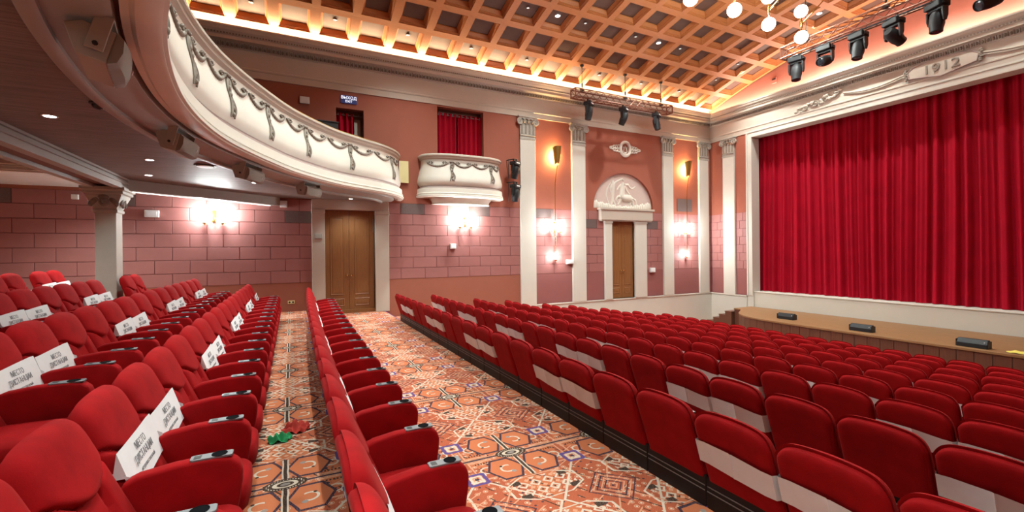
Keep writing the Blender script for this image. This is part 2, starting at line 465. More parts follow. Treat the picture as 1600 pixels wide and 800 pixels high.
for i in range(N):                                       # plaster round the arch of the lunette
    a0, a1 = PI - PI*i/N, PI - PI*(i+1)/N
    xa, xb = LUN[0]+LUN[1]*math.cos(a0), LUN[0]+LUN[1]*math.cos(a1)
    za, zb = LUN[2]+LUN[3]*math.sin(a0), LUN[2]+LUN[3]*math.sin(a1); zt = H_LUN[3]
    mb.add([(xa,D,za),(xb,D,zb),(xb,D,zt),(xa,D,zt),(xa,D+.22,za),(xb,D+.22,zb),(xb,D+.22,zt),(xa,D+.22,zt)],
           [(0,1,2,3),(0,4,5,1),(1,5,6,2),(2,6,7,3),(3,7,4,0),(4,7,6,5)])
obj('upper_plaster', mb, M_TERRA, wall)
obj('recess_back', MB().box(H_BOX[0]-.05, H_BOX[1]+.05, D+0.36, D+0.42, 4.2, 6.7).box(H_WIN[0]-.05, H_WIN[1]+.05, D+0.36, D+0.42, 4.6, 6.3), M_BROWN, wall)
obj('cove_back', MB().box(XB, ST+0.2, D, D+0.22, 6.75, 8.6), M_CORNICE, wall)
DO1, DO2 = (0.9, 2.33, -0.05, 3.09), (11.52, 12.72, -0.14, 3.02)
mb = MB()
for a, b, c, d in panels('', XB, 7.41, -0.3, 0.97, [DO1], None): mb.box(a, b, D, D+0.22, c, d)
obj('lower_plaster', mb, M_LOWER, wall)
mb = MB()
for a, b, c, d in panels('', 7.41, ST+0.2, -0.2, 0.97, [DO2], None): mb.box(a, b, D, D+0.22, c, d)
obj('lower_plaster', mb, M_LOWPINK, wall)
mb = MB()
for a, b, c, d in panels('', XB, ST+0.2, 0.97, 3.378, [DO1, DO2], None): mb.box(a, b, D+0.008, D+0.22, c, d)
obj('block_joints', mb, M_JOINT, wall)
# blocks, one by one
ZB, HB = 0.97, 0.344
VENTS = {(6, -3.7), (6, -1.65), (6, -5.9), (5, 0.2), (6, 3.5), (6, 5.85), (6, 8.3), (5, 10.7), (5, 13.9)}
cache = {}
def block(w_, h_, axis='y'):
    key = (round(w_, 3), round(h_, 3), axis)
    if key not in cache:
        g = 0.007; b_ = MB()
        if axis == 'y': b_.box(-w_/2+g, w_/2-g, -0.006, 0.01, -h_/2+g, h_/2-g)
        else: b_.box(-0.006, 0.01, -w_/2+g, w_/2-g, -h_/2+g, h_/2-g)
        cache[key] = b_.mesh('block', bevel=0.004, seg=1); cache[key].materials.append(M_BLOCK)
    return cache[key]
def lay_blocks(x0, x1, ref, wd, pts=None):
    for k in range(7):
        off = ref + (0.5*wd if k % 2 else 0)
        n0 = math.floor((x0 - off) / wd); xs = [x0]
        n = n0
        while off + n*wd < x1:
            if off + n*wd > x0 + 0.03 and off + n*wd < x1 - 0.03: xs.append(off + n*wd)
            n += 1
        xs.append(x1)
        for a, b in zip(xs, xs[1:]):
            z = ZB + HB*(k + 0.5)
            if k == 6 and a > 0.5 and a < 2.74: continue
            v = any(kk == k and a - 0.02 <= xx <= b + 0.02 for kk, xx in VENTS)
            o = obj('vent_block' if v else 'block', block(b - a, HB), None, wall, loc=((a+b)/2, D, z))
            if v:
                o.data = o.data.copy(); o.data.materials.clear(); o.data.materials.append(M_VENT)
                o['label'] = 'dark grey vent block'
lay_blocks(-7.2, 0.55, -2.74, 0.743)
lay_blocks(2.74, 7.41, 3.13, 0.775)
for a, b in ((8.03, 9.64), (10.26, 11.17), (13.34, 14.32), (14.9, 16.5), (17.14, 17.3)):
    lay_blocks(a, b, 8.03 + 0.8, 0.8)
obj('vent_panel', MB().box(15.2, 16.1, D-0.012, D+0.01, 3.5, 4.05), M_VENT, wall, label='dark grey square vent above the blocks')

# ---- stage wall: narrow panel by the corner, proscenium, lunette under the vault
wf = thing('wall_front', kind='structure')
OPN = 12.12; OPS = 2*CY - OPN      # proscenium opening, far and near edge
mb = MB()
mb.box(ST, ST+0.43, OPN+.03, D+0.2, 3.378, 6.75); mb.box(ST, ST+0.43, YR, OPS-.03, -1.6, 6.75)
obj('upper_plaster', mb, M_TERRA, wf)
obj('block_joints', MB().box(ST+0.008, ST+0.43, OPN+.03, D+0.2, 0.97, 3.378), M_JOINT, wf)
obj('lower_plaster', MB().box(ST, ST+0.43, OPN+.03, D+0.2, -0.2, 0.97), M_LOWPINK, wf)
for k in range(7):
    for (a, b) in ((12.37, 12.91), (13.48, 14.2)):
        cuts = [a, a + (0.36 if k % 2 else 0.2), b]
        for p, q in zip(cuts, cuts[1:]):
            obj('block', block(q - p, HB, 'x'), None, wf, loc=(ST, (p+q)/2, ZB + HB*(k+0.5)))
obj('frieze_wall', MB().box(ST, ST+0.43, YR, D+0.2, 6.755, 8.0).box(ST+.001, ST+0.43, OPS+.02, OPN-.02, 6.51, 6.755), M_CORNICE, wf)
mb = MB(); n = 40
for i in range(n):
    y0, y1 = YR + (D-YR)*i/n, YR + (D-YR)*(i+1)/n
    mb.add([(ST-.02,y0,7.85),(ST-.02,y1,7.85),(ST-.02,y1,vault(y1)+.4),(ST-.02,y0,vault(y0)+.4)], [(0,1,2,3)])
obj('lunette_plaster', mb, M_PINKWALL, wf)
obj('curtain_backing', MB().box(ST+1.0, ST+1.1, OPS-0.5, OPN+0.5, -0.7, 7.2), M_BLACK, wf)
# architrave round the opening
mb = MB()
for (a, b, x0) in ((0.0, 0.07, ST-0.05), (0.07, 0.19, ST-0.035), (0.19, 0.25, ST-0.06)):
    mb.box(x0, ST+0.45, OPN+a, OPN+b, -0.15, 6.48+a)
    mb.box(x0, ST+0.45, OPS-b, OPS-a, -0.15, 6.48+a)
    mb.box(x0, ST+0.45, OPS-b, OPN+b, 6.48+a, 6.48+b)
obj('trim_1', mb, M_CREAM, kind='structure', bevel=0.006, seg=1)
# ---- remaining walls that close the hall
obj('wall_right', MB().box(XB, ST+0.6, YR-0.2, YR, -1.6, 8.6), M_TERRA, kind='structure')
obj('wall_back', MB().box(XB-0.2, XB, YR-0.2, D+0.2, -0.3, 9.9), M_TERRA, kind='structure')

# ---- dado walls at the front corner
obj('baseboard_left', MB().box(7.3, ST, D-0.05, D+0.1, -1.7, -0.14).box(7.3, ST, D-0.075, D+0.1, -0.19, -0.14), M_CREAM, kind='structure', bevel=0.006, seg=1)
obj('baseboard_front', MB().box(ST-0.06, ST+0.2, OPN+0.26, D, -1.7, -0.15).box(ST-0.085, ST+0.2, OPN+0.26, D, -0.2, -0.15).box(ST-0.02, ST+0.3, OPN-0.02, OPN+0.28, -0.7, -0.12), M_CREAM, kind='structure', bevel=0.006, seg=1)

# ---- cornice round two sides
PROF = [(0,6.68),(0.03,6.68),(0.03,6.86),(0.05,6.88),(0.05,6.92),(0.02,6.94),(0.02,7.40),(0.06,7.42),(0.06,7.44),(0.10,7.55),(0.24,7.57),(0.24,7.66),(0.27,7.68),(0.27,7.72),(0.33,7.77),(0.36,7.84),(0.38,7.85),(0.38,7.90),(0.34,7.90),(0.32,7.84),(0,7.84)]
def cornice_ring(t):    # t in 0..2 : start of side wall, corner, end of stage wall
    if t == 0: return [(XB+0.5, D - p, z) for p, z in PROF]
    if t == 1: return [(ST - p, D - p, z) for p, z in PROF]
    return [(ST - p, YR, z) for p, z in PROF]
cor = obj('trim_2', MB().loft([cornice_ring(0), cornice_ring(1), cornice_ring(2)]), M_CORNICE, kind='structure')
mb = MB()
x = -4.0
while x < ST - 0.15:
    mb.ball((x, D-0.085, 7.485), (0.033, 0.04, 0.055), 6, 4); mb.box(x+0.048, x+0.062, D-0.11, D-0.04, 7.43, 7.55); x += 0.11
y = 0.0
while y < D - 0.15:
    mb.ball((ST-0.085, y, 7.485), (0.04, 0.033, 0.055), 6, 4); mb.box(ST-0.11, ST-0.04, y+0.048, y+0.062, 7.43, 7.55); y += 0.11
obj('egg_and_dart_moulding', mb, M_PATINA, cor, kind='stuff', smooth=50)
mb = MB(); x = -4.0
while x < ST - 0.3: mb.box(x, x+0.035, D-0.295, D-0.26, 7.685, 7.715); x += 0.07
y = 0.0
while y < D - 0.3: mb.box(ST-0.295, ST-0.26, y, y+0.035, 7.685, 7.715); y += 0.07
obj('bead_moulding', mb, M_PATINA, cor, kind='stuff')

# ---- coffered vault
ceil = thing('ceiling', kind='structure')
mb = MB(); n = 48
ys = [14.05 + (YR - 14.05)*i/n for i in range(n+1)]
mb.loft([[(XB, y, vault(y)+0.34) for y in ys], [(ST+0.1, y, vault(y)+0.34) for y in ys]], closed=False)
obj('vault_shell', mb, M_WOODC, ceil)
mb = MB()
mb.loft([[(XB, y, vault(y)) for y in [3.07 + (YR-3.07)*i/12 for i in range(13)]], [(ST, y, vault(y)) for y in [3.07 + (YR-3.07)*i/12 for i in range(13)]]], closed=False)
mb.loft([[(XB, y, vault(y)) for y in ys], [(-4.5, y, vault(y)) for y in ys]], closed=False)
obj('plain_vault', mb, M_WOODC, ceil)
CX, CYS = 1.033, 0.994
def ringpts(hu, hv, wz): return [(-hu,-hv,wz),(hu,-hv,wz),(hu,hv,wz),(-hu,hv,wz)]
coff = {}
for j in range(11):
    ya, yb = 14.0 - CYS*j, 14.0 - CYS*(j+1)
    za, zb = vault(ya), vault(yb)
    L = math.hypot(ya-yb, za-zb); tilt = math.atan2(za - zb, ya - yb)
    hu, hv = CX/2, L/2
    st = [(0,0),(0.110,0),(0.110,0.03),(0.128,0.03),(0.128,0.055),(0.146,0.06),(0.146,0.085),(0.190,0.165),(0.200,0.17),(0.200,0.20)]
    m_ = MB()
    m_.loft([ringpts(hu-i_, hv-i_, h_) for i_, h_ in st], caps=False)
    me = m_.mesh('coffer'); me.materials.append(M_WOODC)
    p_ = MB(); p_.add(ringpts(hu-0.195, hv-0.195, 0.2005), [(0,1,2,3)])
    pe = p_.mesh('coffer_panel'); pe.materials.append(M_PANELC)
    coff[j] = (me, pe)
    for i in range(21):
        xc = 17.2 - CX*(i+0.5)
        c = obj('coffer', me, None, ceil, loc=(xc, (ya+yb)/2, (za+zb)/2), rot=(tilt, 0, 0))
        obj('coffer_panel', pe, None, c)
# recessed lamps in the coffers
def dl(name, X, Y, m, lab, r=0.05, grp=None):
    z = vault(Y) + 0.196
    t = thing(name, lab, 'downlight', (X, Y, z), group=grp)
    obj('trim_ring', MB().lathe([(r+0.02,0.0),(r+0.02,-0.02),(r,-0.025),(r,0.0)], n=14), M_SILVER, t)
    obj('lens', MB().lathe([(0.001,-0.018),(r,-0.012),(r,0.0)], n=14), m, t)
    return t
def cell(i, j): return 17.2 - CX*(i+0.5), 14.0 - CYS*(j+0.5)
for (i, j, lab) in ((9, 2, 'bright recessed lamp in a coffer, left of the two shining ones'), (5, 2, 'bright recessed lamp in a coffer, right of the two shining ones'),
                    (1, 5, 'bright recessed lamp in a coffer behind the globe chandelier')):
    x_, y_ = cell(i, j); dl('recessed_ceiling_lamp', x_, y_, M_DLIT, lab, 0.075)
UNLIT = ((10, 2), (8, 2), (6, 2), (4, 2), (1, 2), (13, 0), (15, 0), (17, 0), (11, 0), (9, 0), (6, 0), (4, 0), (2, 0), (1, 1))
for (i, j) in UNLIT:
    x_, y_ = cell(i, j)
    row = [c_ for c_ in UNLIT if c_[1] == j]; row.sort(reverse=True)
    lab = 'small unlit recessed lamp, %s from the left in the %s coffer row from the wall' % (ORD[row.index((i, j))], ORD[j])
    dl('recessed_ceiling_lamp', x_, y_, M_DDIM, lab, 0.04, 'unlit recessed lamps in the coffered ceiling')
# ================================================================ doors, pilasters, wall pieces
def door_leaf(parent, x0, x1, z0, z1, y, knob_side):
    leaf = obj('door_leaf', MB().box(x0+.004, x1-.004, y, y+0.05, z0, z1), M_DOOR, parent, bevel=0.004, seg=1)
    w_ = x1 - x0; m_ = 0.16*w_ + 0.03
    for (a, b) in ((z0+0.52, z1-0.2), (z0+0.18, z0+0.42)):
        p = MB(); p.loft([[(x0+m_,y-.001,a),(x1-m_,y-.001,a),(x1-m_,y-.001,b),(x0+m_,y-.001,b)],
                          [(x0+m_+.02,y-.016,a+.02),(x1-m_-.02,y-.016,a+.02),(x1-m_-.02,y-.016,b-.02),(x0+m_+.02,y-.016,b-.02)],
                          [(x0+m_+.04,y-.006,a+.04),(x1-m_-.04,y-.006,a+.04),(x1-m_-.04,y-.006,b-.04),(x0+m_+.04,y-.006,b-.04)],
                          [(x0+m_+.09,y-.014,a+.09),(x1-m_-.09,y-.014,a+.09),(x1-m_-.09,y-.014,b-.09),(x0+m_+.09,y-.014,b-.09)]])
        obj('door_panel', p, M_DOOR, leaf)
    kx = x1 - 0.06 if knob_side > 0 else x0 + 0.06
    obj('door_knob', MB().lathe([(0.03,0.0),(0.03,-.008),(0.012,-.012),(0.012,-.04),(0.03,-.05),(0.036,-.065),(0.026,-.08),(0.001,-.085)], (kx, y, z0+1.12), 12, 'y'), M_BRASS, leaf, label='polished brass door knob', smooth=40)
    obj('keyhole_plate', MB().lathe([(0.018,0.0),(0.018,-.008),(0.001,-.009)], (kx, y, z0+0.98), 10, 'y'), M_BRASS, leaf)
d1 = thing('door_1', kind='structure')
door_leaf(d1, 0.90, 1.585, 0.02, 3.09, D+0.08, 1); door_leaf(d1, 1.585, 2.33, 0.02, 3.09, D+0.08, -1)
obj('threshold', MB().box(0.9, 2.33, D-0.01, D+0.16, 0, 0.10), M_DOOR, d1)
mb = MB()
for (a, b) in ((0.55, 0.90), (2.33, 2.74)):
    mb.box(a, b, D-0.13, D+0.2, 0, 3.10); mb.box(a-.01, b+.01, D-0.16, D+0.05, 2.98, 3.10)
obj('jamb', MB().box(0.55, 0.9, D-0.13, D+0.2, 0, 2.98).box(0.54, 0.91, D-0.16, D+0.05, 2.98, 3.10), M_CORNICE, d1, bevel=0.006, seg=1)
obj('jamb', MB().box(2.33, 2.74, D-0.13, D+0.2, 0, 2.98).box(2.32, 2.75, D-0.16, D+0.05, 2.98, 3.10), M_CORNICE, d1, bevel=0.006, seg=1)
obj('lintel', MB().box(0.55, 2.74, D-0.14, D+0.2, 3.10, 3.47), M_CORNICE, d1, bevel=0.006, seg=1)
obj('closer_bar', MB().box(2.29, 2.315, D+0.02, D+0.08, 2.45, 2.85), M_SILVER, d1)
d2 = thing('door_2', kind='structure')
door_leaf(d2, 11.52, 12.12, -0.13, 3.02, D+0.06, 1); door_leaf(d2, 12.12, 12.72, -0.13, 3.02, D+0.06, -1)
for (a, b) in ((11.17, 11.52), (12.72, 13.34)):
    obj('jamb', MB().box(a, b, D-0.10, D+0.2, -0.14, 2.95).box(a-.02, b+.02, D-0.12, D+0.05, 2.90, 3.02), M_CREAM, d2, bevel=0.006, seg=1)
obj('lintel', MB().box(10.92, 13.60, D-0.18, D+0.02, 3.02, 3.42).box(10.85, 13.68, D-0.22, D+0.02, 3.42, 3.50).box(10.95, 13.57, D-0.15, D+0.02, 2.98, 3.04), M_CORNICE, d2, bevel=0.008, seg=1)

# ---- pilasters with Ionic capitals
def capital(parent, hw, m):
    cap = obj('capital', MB().box(-hw, hw, -0.085, 0, -0.82, -0.12), m, parent, label='stucco capital with scrolls')
    fl = MB()
    for k in range(4):
        xk = -hw + (k+0.5)*2*hw/4
        fl.box(xk-0.035, xk+0.035, -0.10, -0.08, -0.64, -0.28); fl.ball((xk, -0.09, -0.27), (0.04, 0.03, 0.05), 8, 4)
    obj('flutes', fl, M_PATINA, cap)
    obj('neck_band', MB().box(-hw-.01, hw+.01, -0.10, 0, -0.84, -0.77).tube([(-hw, -.1, -.70), (hw, -.1, -.70)], .018, 6), m, cap)
    obj('abacus', MB().box(-hw-.09, hw+.09, -0.17, 0, -0.06, 0).box(-hw-.06, hw+.06, -0.14, 0, -0.11, -0.06), m, cap, bevel=0.008, seg=1)
    for s_ in (-1, 1):
        vo = MB()
        pts = []; rs = []
        for t in range(26):
            a = t/25*4.2*PI; r = 0.125*(1 - t/25*0.9)
            pts.append((s_*(hw+0.005) + s_*r*math.cos(a+PI/2)*-1, -0.12, -0.205 + r*math.sin(a+PI/2))); rs.append(0.026*(1-0.5*t/25))
        vo.tube(pts, rs, 6); vo.ball((s_*(hw+.005), -.13, -.205), .03, 8, 5)
        vo.tube([(s_*(hw+.02), -.05, -.205), (s_*(hw+.02), -.12, -.205)], .10, 12)
        obj('volute', vo, M_CAPST, cap, smooth=50)
    lf = MB()
    for xk in (-hw*.55, 0, hw*.55):
        lf.ball((xk, -.12, -.21), (.06, .05, .05), 8, 5); lf.ball((xk, -.14, -.14), (.045, .04, .04), 8, 5)
    obj('egg_row', lf, M_PATINA, cap, smooth=60)
def pilaster(n, x0, x1, zb, zt, rotz=0, pos=None):
    hw = (x1 - x0)/2
    t = thing('trim_%d' % n, kind='structure', loc=pos or ((x0+x1)/2, D, zt), rotz=rotz)
    obj('shaft', MB().box(-hw, hw, -0.085, 0.02, zb - zt, -0.80), M_CREAM, t, bevel=0.008, seg=1)
    capital(t, hw, M_CAPST)
for n_, (a, b, zb) in enumerate(((7.41, 8.03, -0.4), (9.64, 10.26, -0.14), (14.32, 14.9, -0.14), (16.5, 17.1, -0.14))):
    pilaster(3+n_, a, b, zb, 6.69)
pilaster(7, 12.91, 13.48, -0.15, 6.69, rotz=-PI/2, pos=(ST, 13.195, 6.69))
# pink strip in the corner return is part of the wall; thin side casing of the wall opening
# ---- lunette relief over the second door
obj('lunette_ground', MB().box(H_LUN[0]-.05, H_LUN[1]+.05, D+0.10, D+0.16, LUN[2]-.05, H_LUN[3]+.05), M_RELIEFBG, wall)
rel = MB()
def limb(pts, rs): rel.tube([(LUN[0]+x, 0, LUN[2]+z) for x, z in pts], rs, 8)
limb([(-.55,.30),(-.52,.55),(-.50,.78),(-.48,.98)], [.055,.075,.09,.10])             # standing figure, left
limb([(-.56,.30),(-.60,.12),(-.70,.02)], [.06,.045,.03]); limb([(-.52,.35),(-.42,.18),(-.40,.05)], [.06,.045,.03])
limb([(-.48,.98),(-.50,1.10),(-.49,1.15)], [.10,.05,.045]); limb([(-.50,1.24),(-.50,1.26)], [.07,.06])
limb([(-.44,1.02),(-.30,1.12),(-.12,1.20),(.0,1.24)], [.055,.045,.038,.03])
limb([(-.54,1.0),(-.66,.82),(-.62,.66)], [.05,.04,.03])
limb([(-.62,1.06),(-.80,.80),(-.86,.55),(-.76,.28),(-.66,.12)], [.02,.032,.034,.03,.02])   # bow
limb([(-.05,.55),(-.02,.78),(.02,.98)], [.13,.12,.13])                                   # rider torso
limb([(.02,1.0),(.02,1.10)], [.07,.05]); limb([(.0,1.20),(.02,1.22)], [.075,.065])
limb([(.10,1.0),(.28,1.02),(.38,.90),(.48,.86),(.60,.90),(.66,.98)], [.06,.05,.045,.035,.03,.02])
limb([(-.08,1.0),(-.22,.88),(-.28,.78)], [.055,.045,.035])
limb([(.12,.95),(.20,.78),(.30,.68),(.36,.62)], [.05,.05,.045,.04])
limb([(-.12,.52),(.05,.46),(.22,.46),(.38,.44),(.46,.40)], [.12,.15,.15,.16,.13])           # horse body
limb([(-.12,.50),(-.26,.50),(-.36,.38),(-.30,.28)], [.08,.05,.04,.03]); limb([(-.10,.45),(-.16,.28),(-.26,.18)], [.07,.05,.035])
limb([(.42,.38),(.34,.20),(.36,.10),(.26,.02)], [.10,.06,.04,.035]); limb([(.48,.36),(.54,.20),(.48,.08),(.44,.02)], [.09,.055,.04,.035])
limb([(.52,.46),(.66,.40),(.72,.24),(.66,.12)], [.04,.05,.045,.03])
rel.v = [(x, D+0.10 + y*0.55, z) for x, y, z in rel.v]
gr = MB()
for i in range(30):
    u_ = -1.45 + 2.9*i/29
    h_ = 0.10 + 0.16*max(0, abs(u_)-0.35) + 0.03*math.sin(i*2.1)
    h_ = min(h_, LUN[3]*math.sqrt(max(0, 1-(u_/1.56)**2)))
    gr.ball((LUN[0]+u_, D+0.10, LUN[2]+h_*0.5), (0.09, 0.035, h_*0.55+.03), 8, 5)
rt = thing('wall_relief', 'white stucco relief of two figures and a horse in the arched lunette', 'relief', (0, 0, 0))
obj('figures', rel, M_STUCCO, rt, smooth=70); obj('rocky_ground', gr, M_STUCCO, rt, smooth=70)
# ---- wreath emblem above
em = thing('wall_emblem', 'white stucco wreath emblem with rings above the arched lunette', 'ornament', (12.29, D, 5.95))
obj('wreath', MB().torus((0,-.03,0), 0.24, 0.065, 26, 8, 'y', 1.05, 1.15), M_STUCCO, em, smooth=60)
ly = MB()
for s_ in (-1, 1): ly.tube([(s_*.02,-.02,-.16),(s_*.10,-.02,-.10),(s_*.07,-.02,.0),(s_*.10,-.02,.10)], .018, 6)
ly.ball((0,-.02,-.17), (.08,.03,.05), 8, 5); ly.tube([(-.1,-.02,.05),(.1,-.02,.05)], .014, 6); ly.ball((0,-.02,.1), .035, 8, 5)
obj('lyre', ly, M_STUCCO, em, smooth=60)
for s_ in (-1, 1):
    for k, (dx, dz, r) in enumerate(((.33,.07,.07),(.33,-.07,.07),(.46,.06,.06),(.46,-.07,.06),(.57,.05,.055),(.57,-.06,.055),(.68,.0,.05),(.75,0,.035))):
        obj('ring', MB().torus((s_*dx,-.025,dz), r, 0.028, 14, 6, 'y'), M_STUCCO, em, smooth=60)

# ---- window curtains in the wall openings
def curtain_mesh(wd, ht, folds, amp, seed, n=80, nz=6):
    rnd = random.Random(seed)
    ph = [rnd.uniform(0, 6.28) for _ in range(6)]
    def fn(a, b):
        x = a*wd
        y = amp*math.sin(2*PI*folds*a + 0.7*math.sin(5*a+ph[0]) + 0.12*math.sin(3*b+ph[1]))
        return (x, y, -ht*b)
    return MB().grid(fn, n, nz)
t = thing('window_curtain', 'dark red eyelet curtain in the opening behind the small box balcony', 'curtain', (4.40, D+0.22, 6.50))
obj('fabric', curtain_mesh(0.70, 2.0, 4, .05, 1), M_CURTAIN, t, smooth=80)
o = obj('fabric', curtain_mesh(0.86, 2.0, 5, .05, 2), M_CURTAIN, t, smooth=80, loc=(0.75, -0.01, 0))
obj('curtain_rod', MB().cyl((-0.02,0,-0.06),(1.62,0,-0.06), .014, n=8), M_SILVER, t)
for k in range(10):
    obj('eyelet', MB().torus((0.06+.165*k, -0.045, -0.06), .035, .010, 12, 5, 'x'), M_SILVER, t)
t = thing('window_curtain', 'dark red curtain half drawn across the opening above the large balcony', 'curtain', (1.27, D+0.22, 6.08))
obj('fabric', curtain_mesh(0.48, 1.5, 3, .05, 3, 50), M_CURTAIN, t, smooth=80)
obj('curtain_rod', MB().cyl((-0.02,0,-0.05),(0.76,0,-0.05), .014, n=8), M_SILVER, t)
for k in range(5): obj('eyelet', MB().torus((0.05+.15*k, -0.045, -0.05), .032, .010, 12, 5, 'x'), M_SILVER, t)
obj('window_1', MB().box(1.80, 1.98, D+0.30, D+0.35, 4.7, 5.95), M_CORNICE, kind='structure')

# ---- small devices on the wall
def wbox(name, label, cat, X, Z, w_, h_, dpt=0.06, m=None, face=None):
    t = thing(name, label, cat, (X, D-0.002, Z))
    obj('housing', MB().box(-w_/2, w_/2, -dpt, 0, -h_/2, h_/2), m or M_WHITE, t, bevel=min(0.012, w_*.08))
    obj('face_plate', MB().box(-w_*.36, w_*.36, -dpt-.006, -dpt+.002, -h_*.34, h_*.34), face or M_PAPER, t, bevel=0.004, seg=1)
    return t
wbox('wall_box', 'white flat box left of the twin tube lamp under the balcony', 'device', -3.15, 2.86, 0.30, 0.18)
wbox('wall_detector', 'small white square box on the wall beside the stone column', 'device', -4.61, 3.22, 0.13, 0.12)
wbox('access_point', 'white square box where the balcony beam meets the block wall', 'device', -0.17, 3.22, 0.19, 0.19)
wbox('wall_speaker', 'white box below the twin tube lamp right of the big door', 'device', 4.85, 2.0, 0.20, 0.17, .10)
wbox('wall_speaker', 'white box on the edge of the second pilaster beside the wall lamp', 'device', 9.50, 1.39, 0.30, 0.16, .12)
wbox('wall_speaker', 'white box on the pink wall right of the smaller door', 'device', 13.67, 0.96, 0.26, 0.19, .10)
wbox('wall_panel', 'grey square panel on the left jamb of the big double door', 'panel', 0.72, 2.30, 0.22, 0.16, .035, M_BEAM, M_SPEAKER).location.y = D-0.132
wbox('wall_speaker', 'white box on the terracotta wall above the large balcony', 'device', 0.40, 6.25, 0.26, 0.20)
t = thing('wall_socket', 'small yellowish double socket low on the wall left of the big door', 'socket', (-0.0, D, 0.42))
obj('plate', MB().box(-.09, .09, -.015, 0, -.045, .045), M_YPANEL, t, bevel=0.004, seg=1)
for s_ in (-1, 1): obj('outlet', MB().lathe([(.028,-.02),(.02,-.012),(.001,-.012)], (s_*.045, 0, 0), 12, 'y'), M_BLACK, t)
t = thing('exit_sign', 'small dark blue lit exit sign above the curtained opening', 'sign', (1.61, D, 6.44))
obj('panel', MB().box(-.23, .23, -.04, 0, -.12, .12), M_SIGN, t, bevel=0.005, seg=1)
for (tx, zz, sz) in (('ВЫХОД', .045, .12), ('EXIT', -.06, .10)):
    me = text_mesh(tx, sz, .004, 1.0); me.materials.append(M_SIGNTX)
    obj('lettering', me, None, t, loc=(0, -.045, zz), rot=(PI/2, 0, 0))
t = thing('wall_sensor', 'little white box with a dark lens on the salmon wall under the vault', 'sensor', (ST-.03, 11.1, 8.51))
obj('housing', MB().box(-.05, 0, -.09, .09, -.13, .10), M_PINKWALL, t, bevel=.006, seg=1); obj('lens', MB().box(-.056, -.045, -.07, .07, .0, .06), M_BLACK, t)

# ---- wall lamps
def tube_lamp(t, x, z, h, r=0.05):
    y = -0.13
    tb = obj('glass_tube', MB().lathe([(.001,-h/2),(r*.9,-h/2),(r,-h/2+.02),(r,h/2-.02),(r*.9,h/2),(.001,h/2)], (x, y, z), 14), M_TUBE, t, label='lit frosted glass tube', smooth=50)
    obj('end_cap', MB().lathe([(r*1.05,-h/2-.03),(r*1.05,-h/2+.01),(.01,-h/2+.01)], (x, y, z), 14).lathe([(.018,-h/2-.07),(.012,-h/2-.03)], (x, y, z), 8), M_BRASS, tb)
    obj('bracket_arm', MB().tube([(x, y, z-h/2-.02), (x*.4, y+.05, z-h/2-.05), (0, 0, z-.05)], .012, 6), M_BRASS, tb)
def lamp_pt(t, loc, power, col=WHITE, r=0.06):
    o = lamp('lamp_glow', 'POINT', loc, power, col, radius=r, parent=t); return o
for X, lab in ((-1.82, 'twin glass tube wall lamp glowing under the balcony, left of the big door'), (5.27, 'twin glass tube wall lamp glowing under the small box balcony')):
    t = thing('wall_lamp', lab, 'lamp', (X, D, 2.88))
    obj('back_plate', MB().box(-.05, .05, -.03, 0, -.22, .10), M_BRASS, t, bevel=.006, seg=1)
    for dx in (-.20, .20):
        tube_lamp(t, dx, 0, .46)
        lamp_pt(t, (dx, -.23, 0), 34 * K_WALL)
for X, lab in ((8.84, 'tall wall lamp with gold shade and white tubes between first and second pilaster'), (15.68, 'tall wall lamp with gold shade and white tubes between third and fourth pilaster')):
    t = thing('wall_lamp', lab, 'lamp', (X, D, 2.75))
    obj('stem', MB().tube([(0,-.10,-.95),(0,-.10,0.2),(.02,-.09,1.6),(.10,-.12,2.25)], .013, 6), M_BRASS, t)
    obj('back_plate', MB().box(-.05, .05, -.03, 0, -.25, .15), M_BRASS, t, bevel=.006, seg=1)
    sh = MB()                                            # half cone shade, open to the wall
    for k in range(2):
        rr = 1.0 if k == 0 else 0.93
        sh.grid(lambda a, b, rr=rr: (0.12 + rr*(0.10+0.085*b)*math.cos(PI*(0.98*a+0.01)), -0.06 - rr*(0.09+0.09*b)*math.sin(PI*(0.98*a+0.01)), 2.28 + 0.64*b + 0.06*math.sin(PI*a)), 16, 6)
    obj('gold_shade', sh, M_GOLD, t, label='dull gold half-cone shade', smooth=60)
    bl = obj('bulb', MB().lathe([(.001,-.14),(.03,-.13),(.03,.13),(.001,.14)], (0.12, -0.07, 2.58), 10), M_GLOBE, t)
    lamp('shade_glow', 'POINT', (0.08, -0.05, 2.66), 20 * K_GOLD, (1.0, 0.62, 0.24), radius=0.02, parent=t)
    lamp('shade_glow', 'POINT', (0.08, -0.05, 2.50), 14 * K_GOLD, (1.0, 0.62, 0.24), radius=0.02, parent=t)
    for dx, zz in ((-.22, 0.0), (.22, -.02)):
        tube_lamp(t, dx, zz, .36)
        lamp_pt(t, (dx, -.23, zz), 30 * K_WALL)
    tube_lamp(t, 0.0, -1.14, .22)
    lamp_pt(t, (0, -.23, -1.14), 14 * K_WALL)
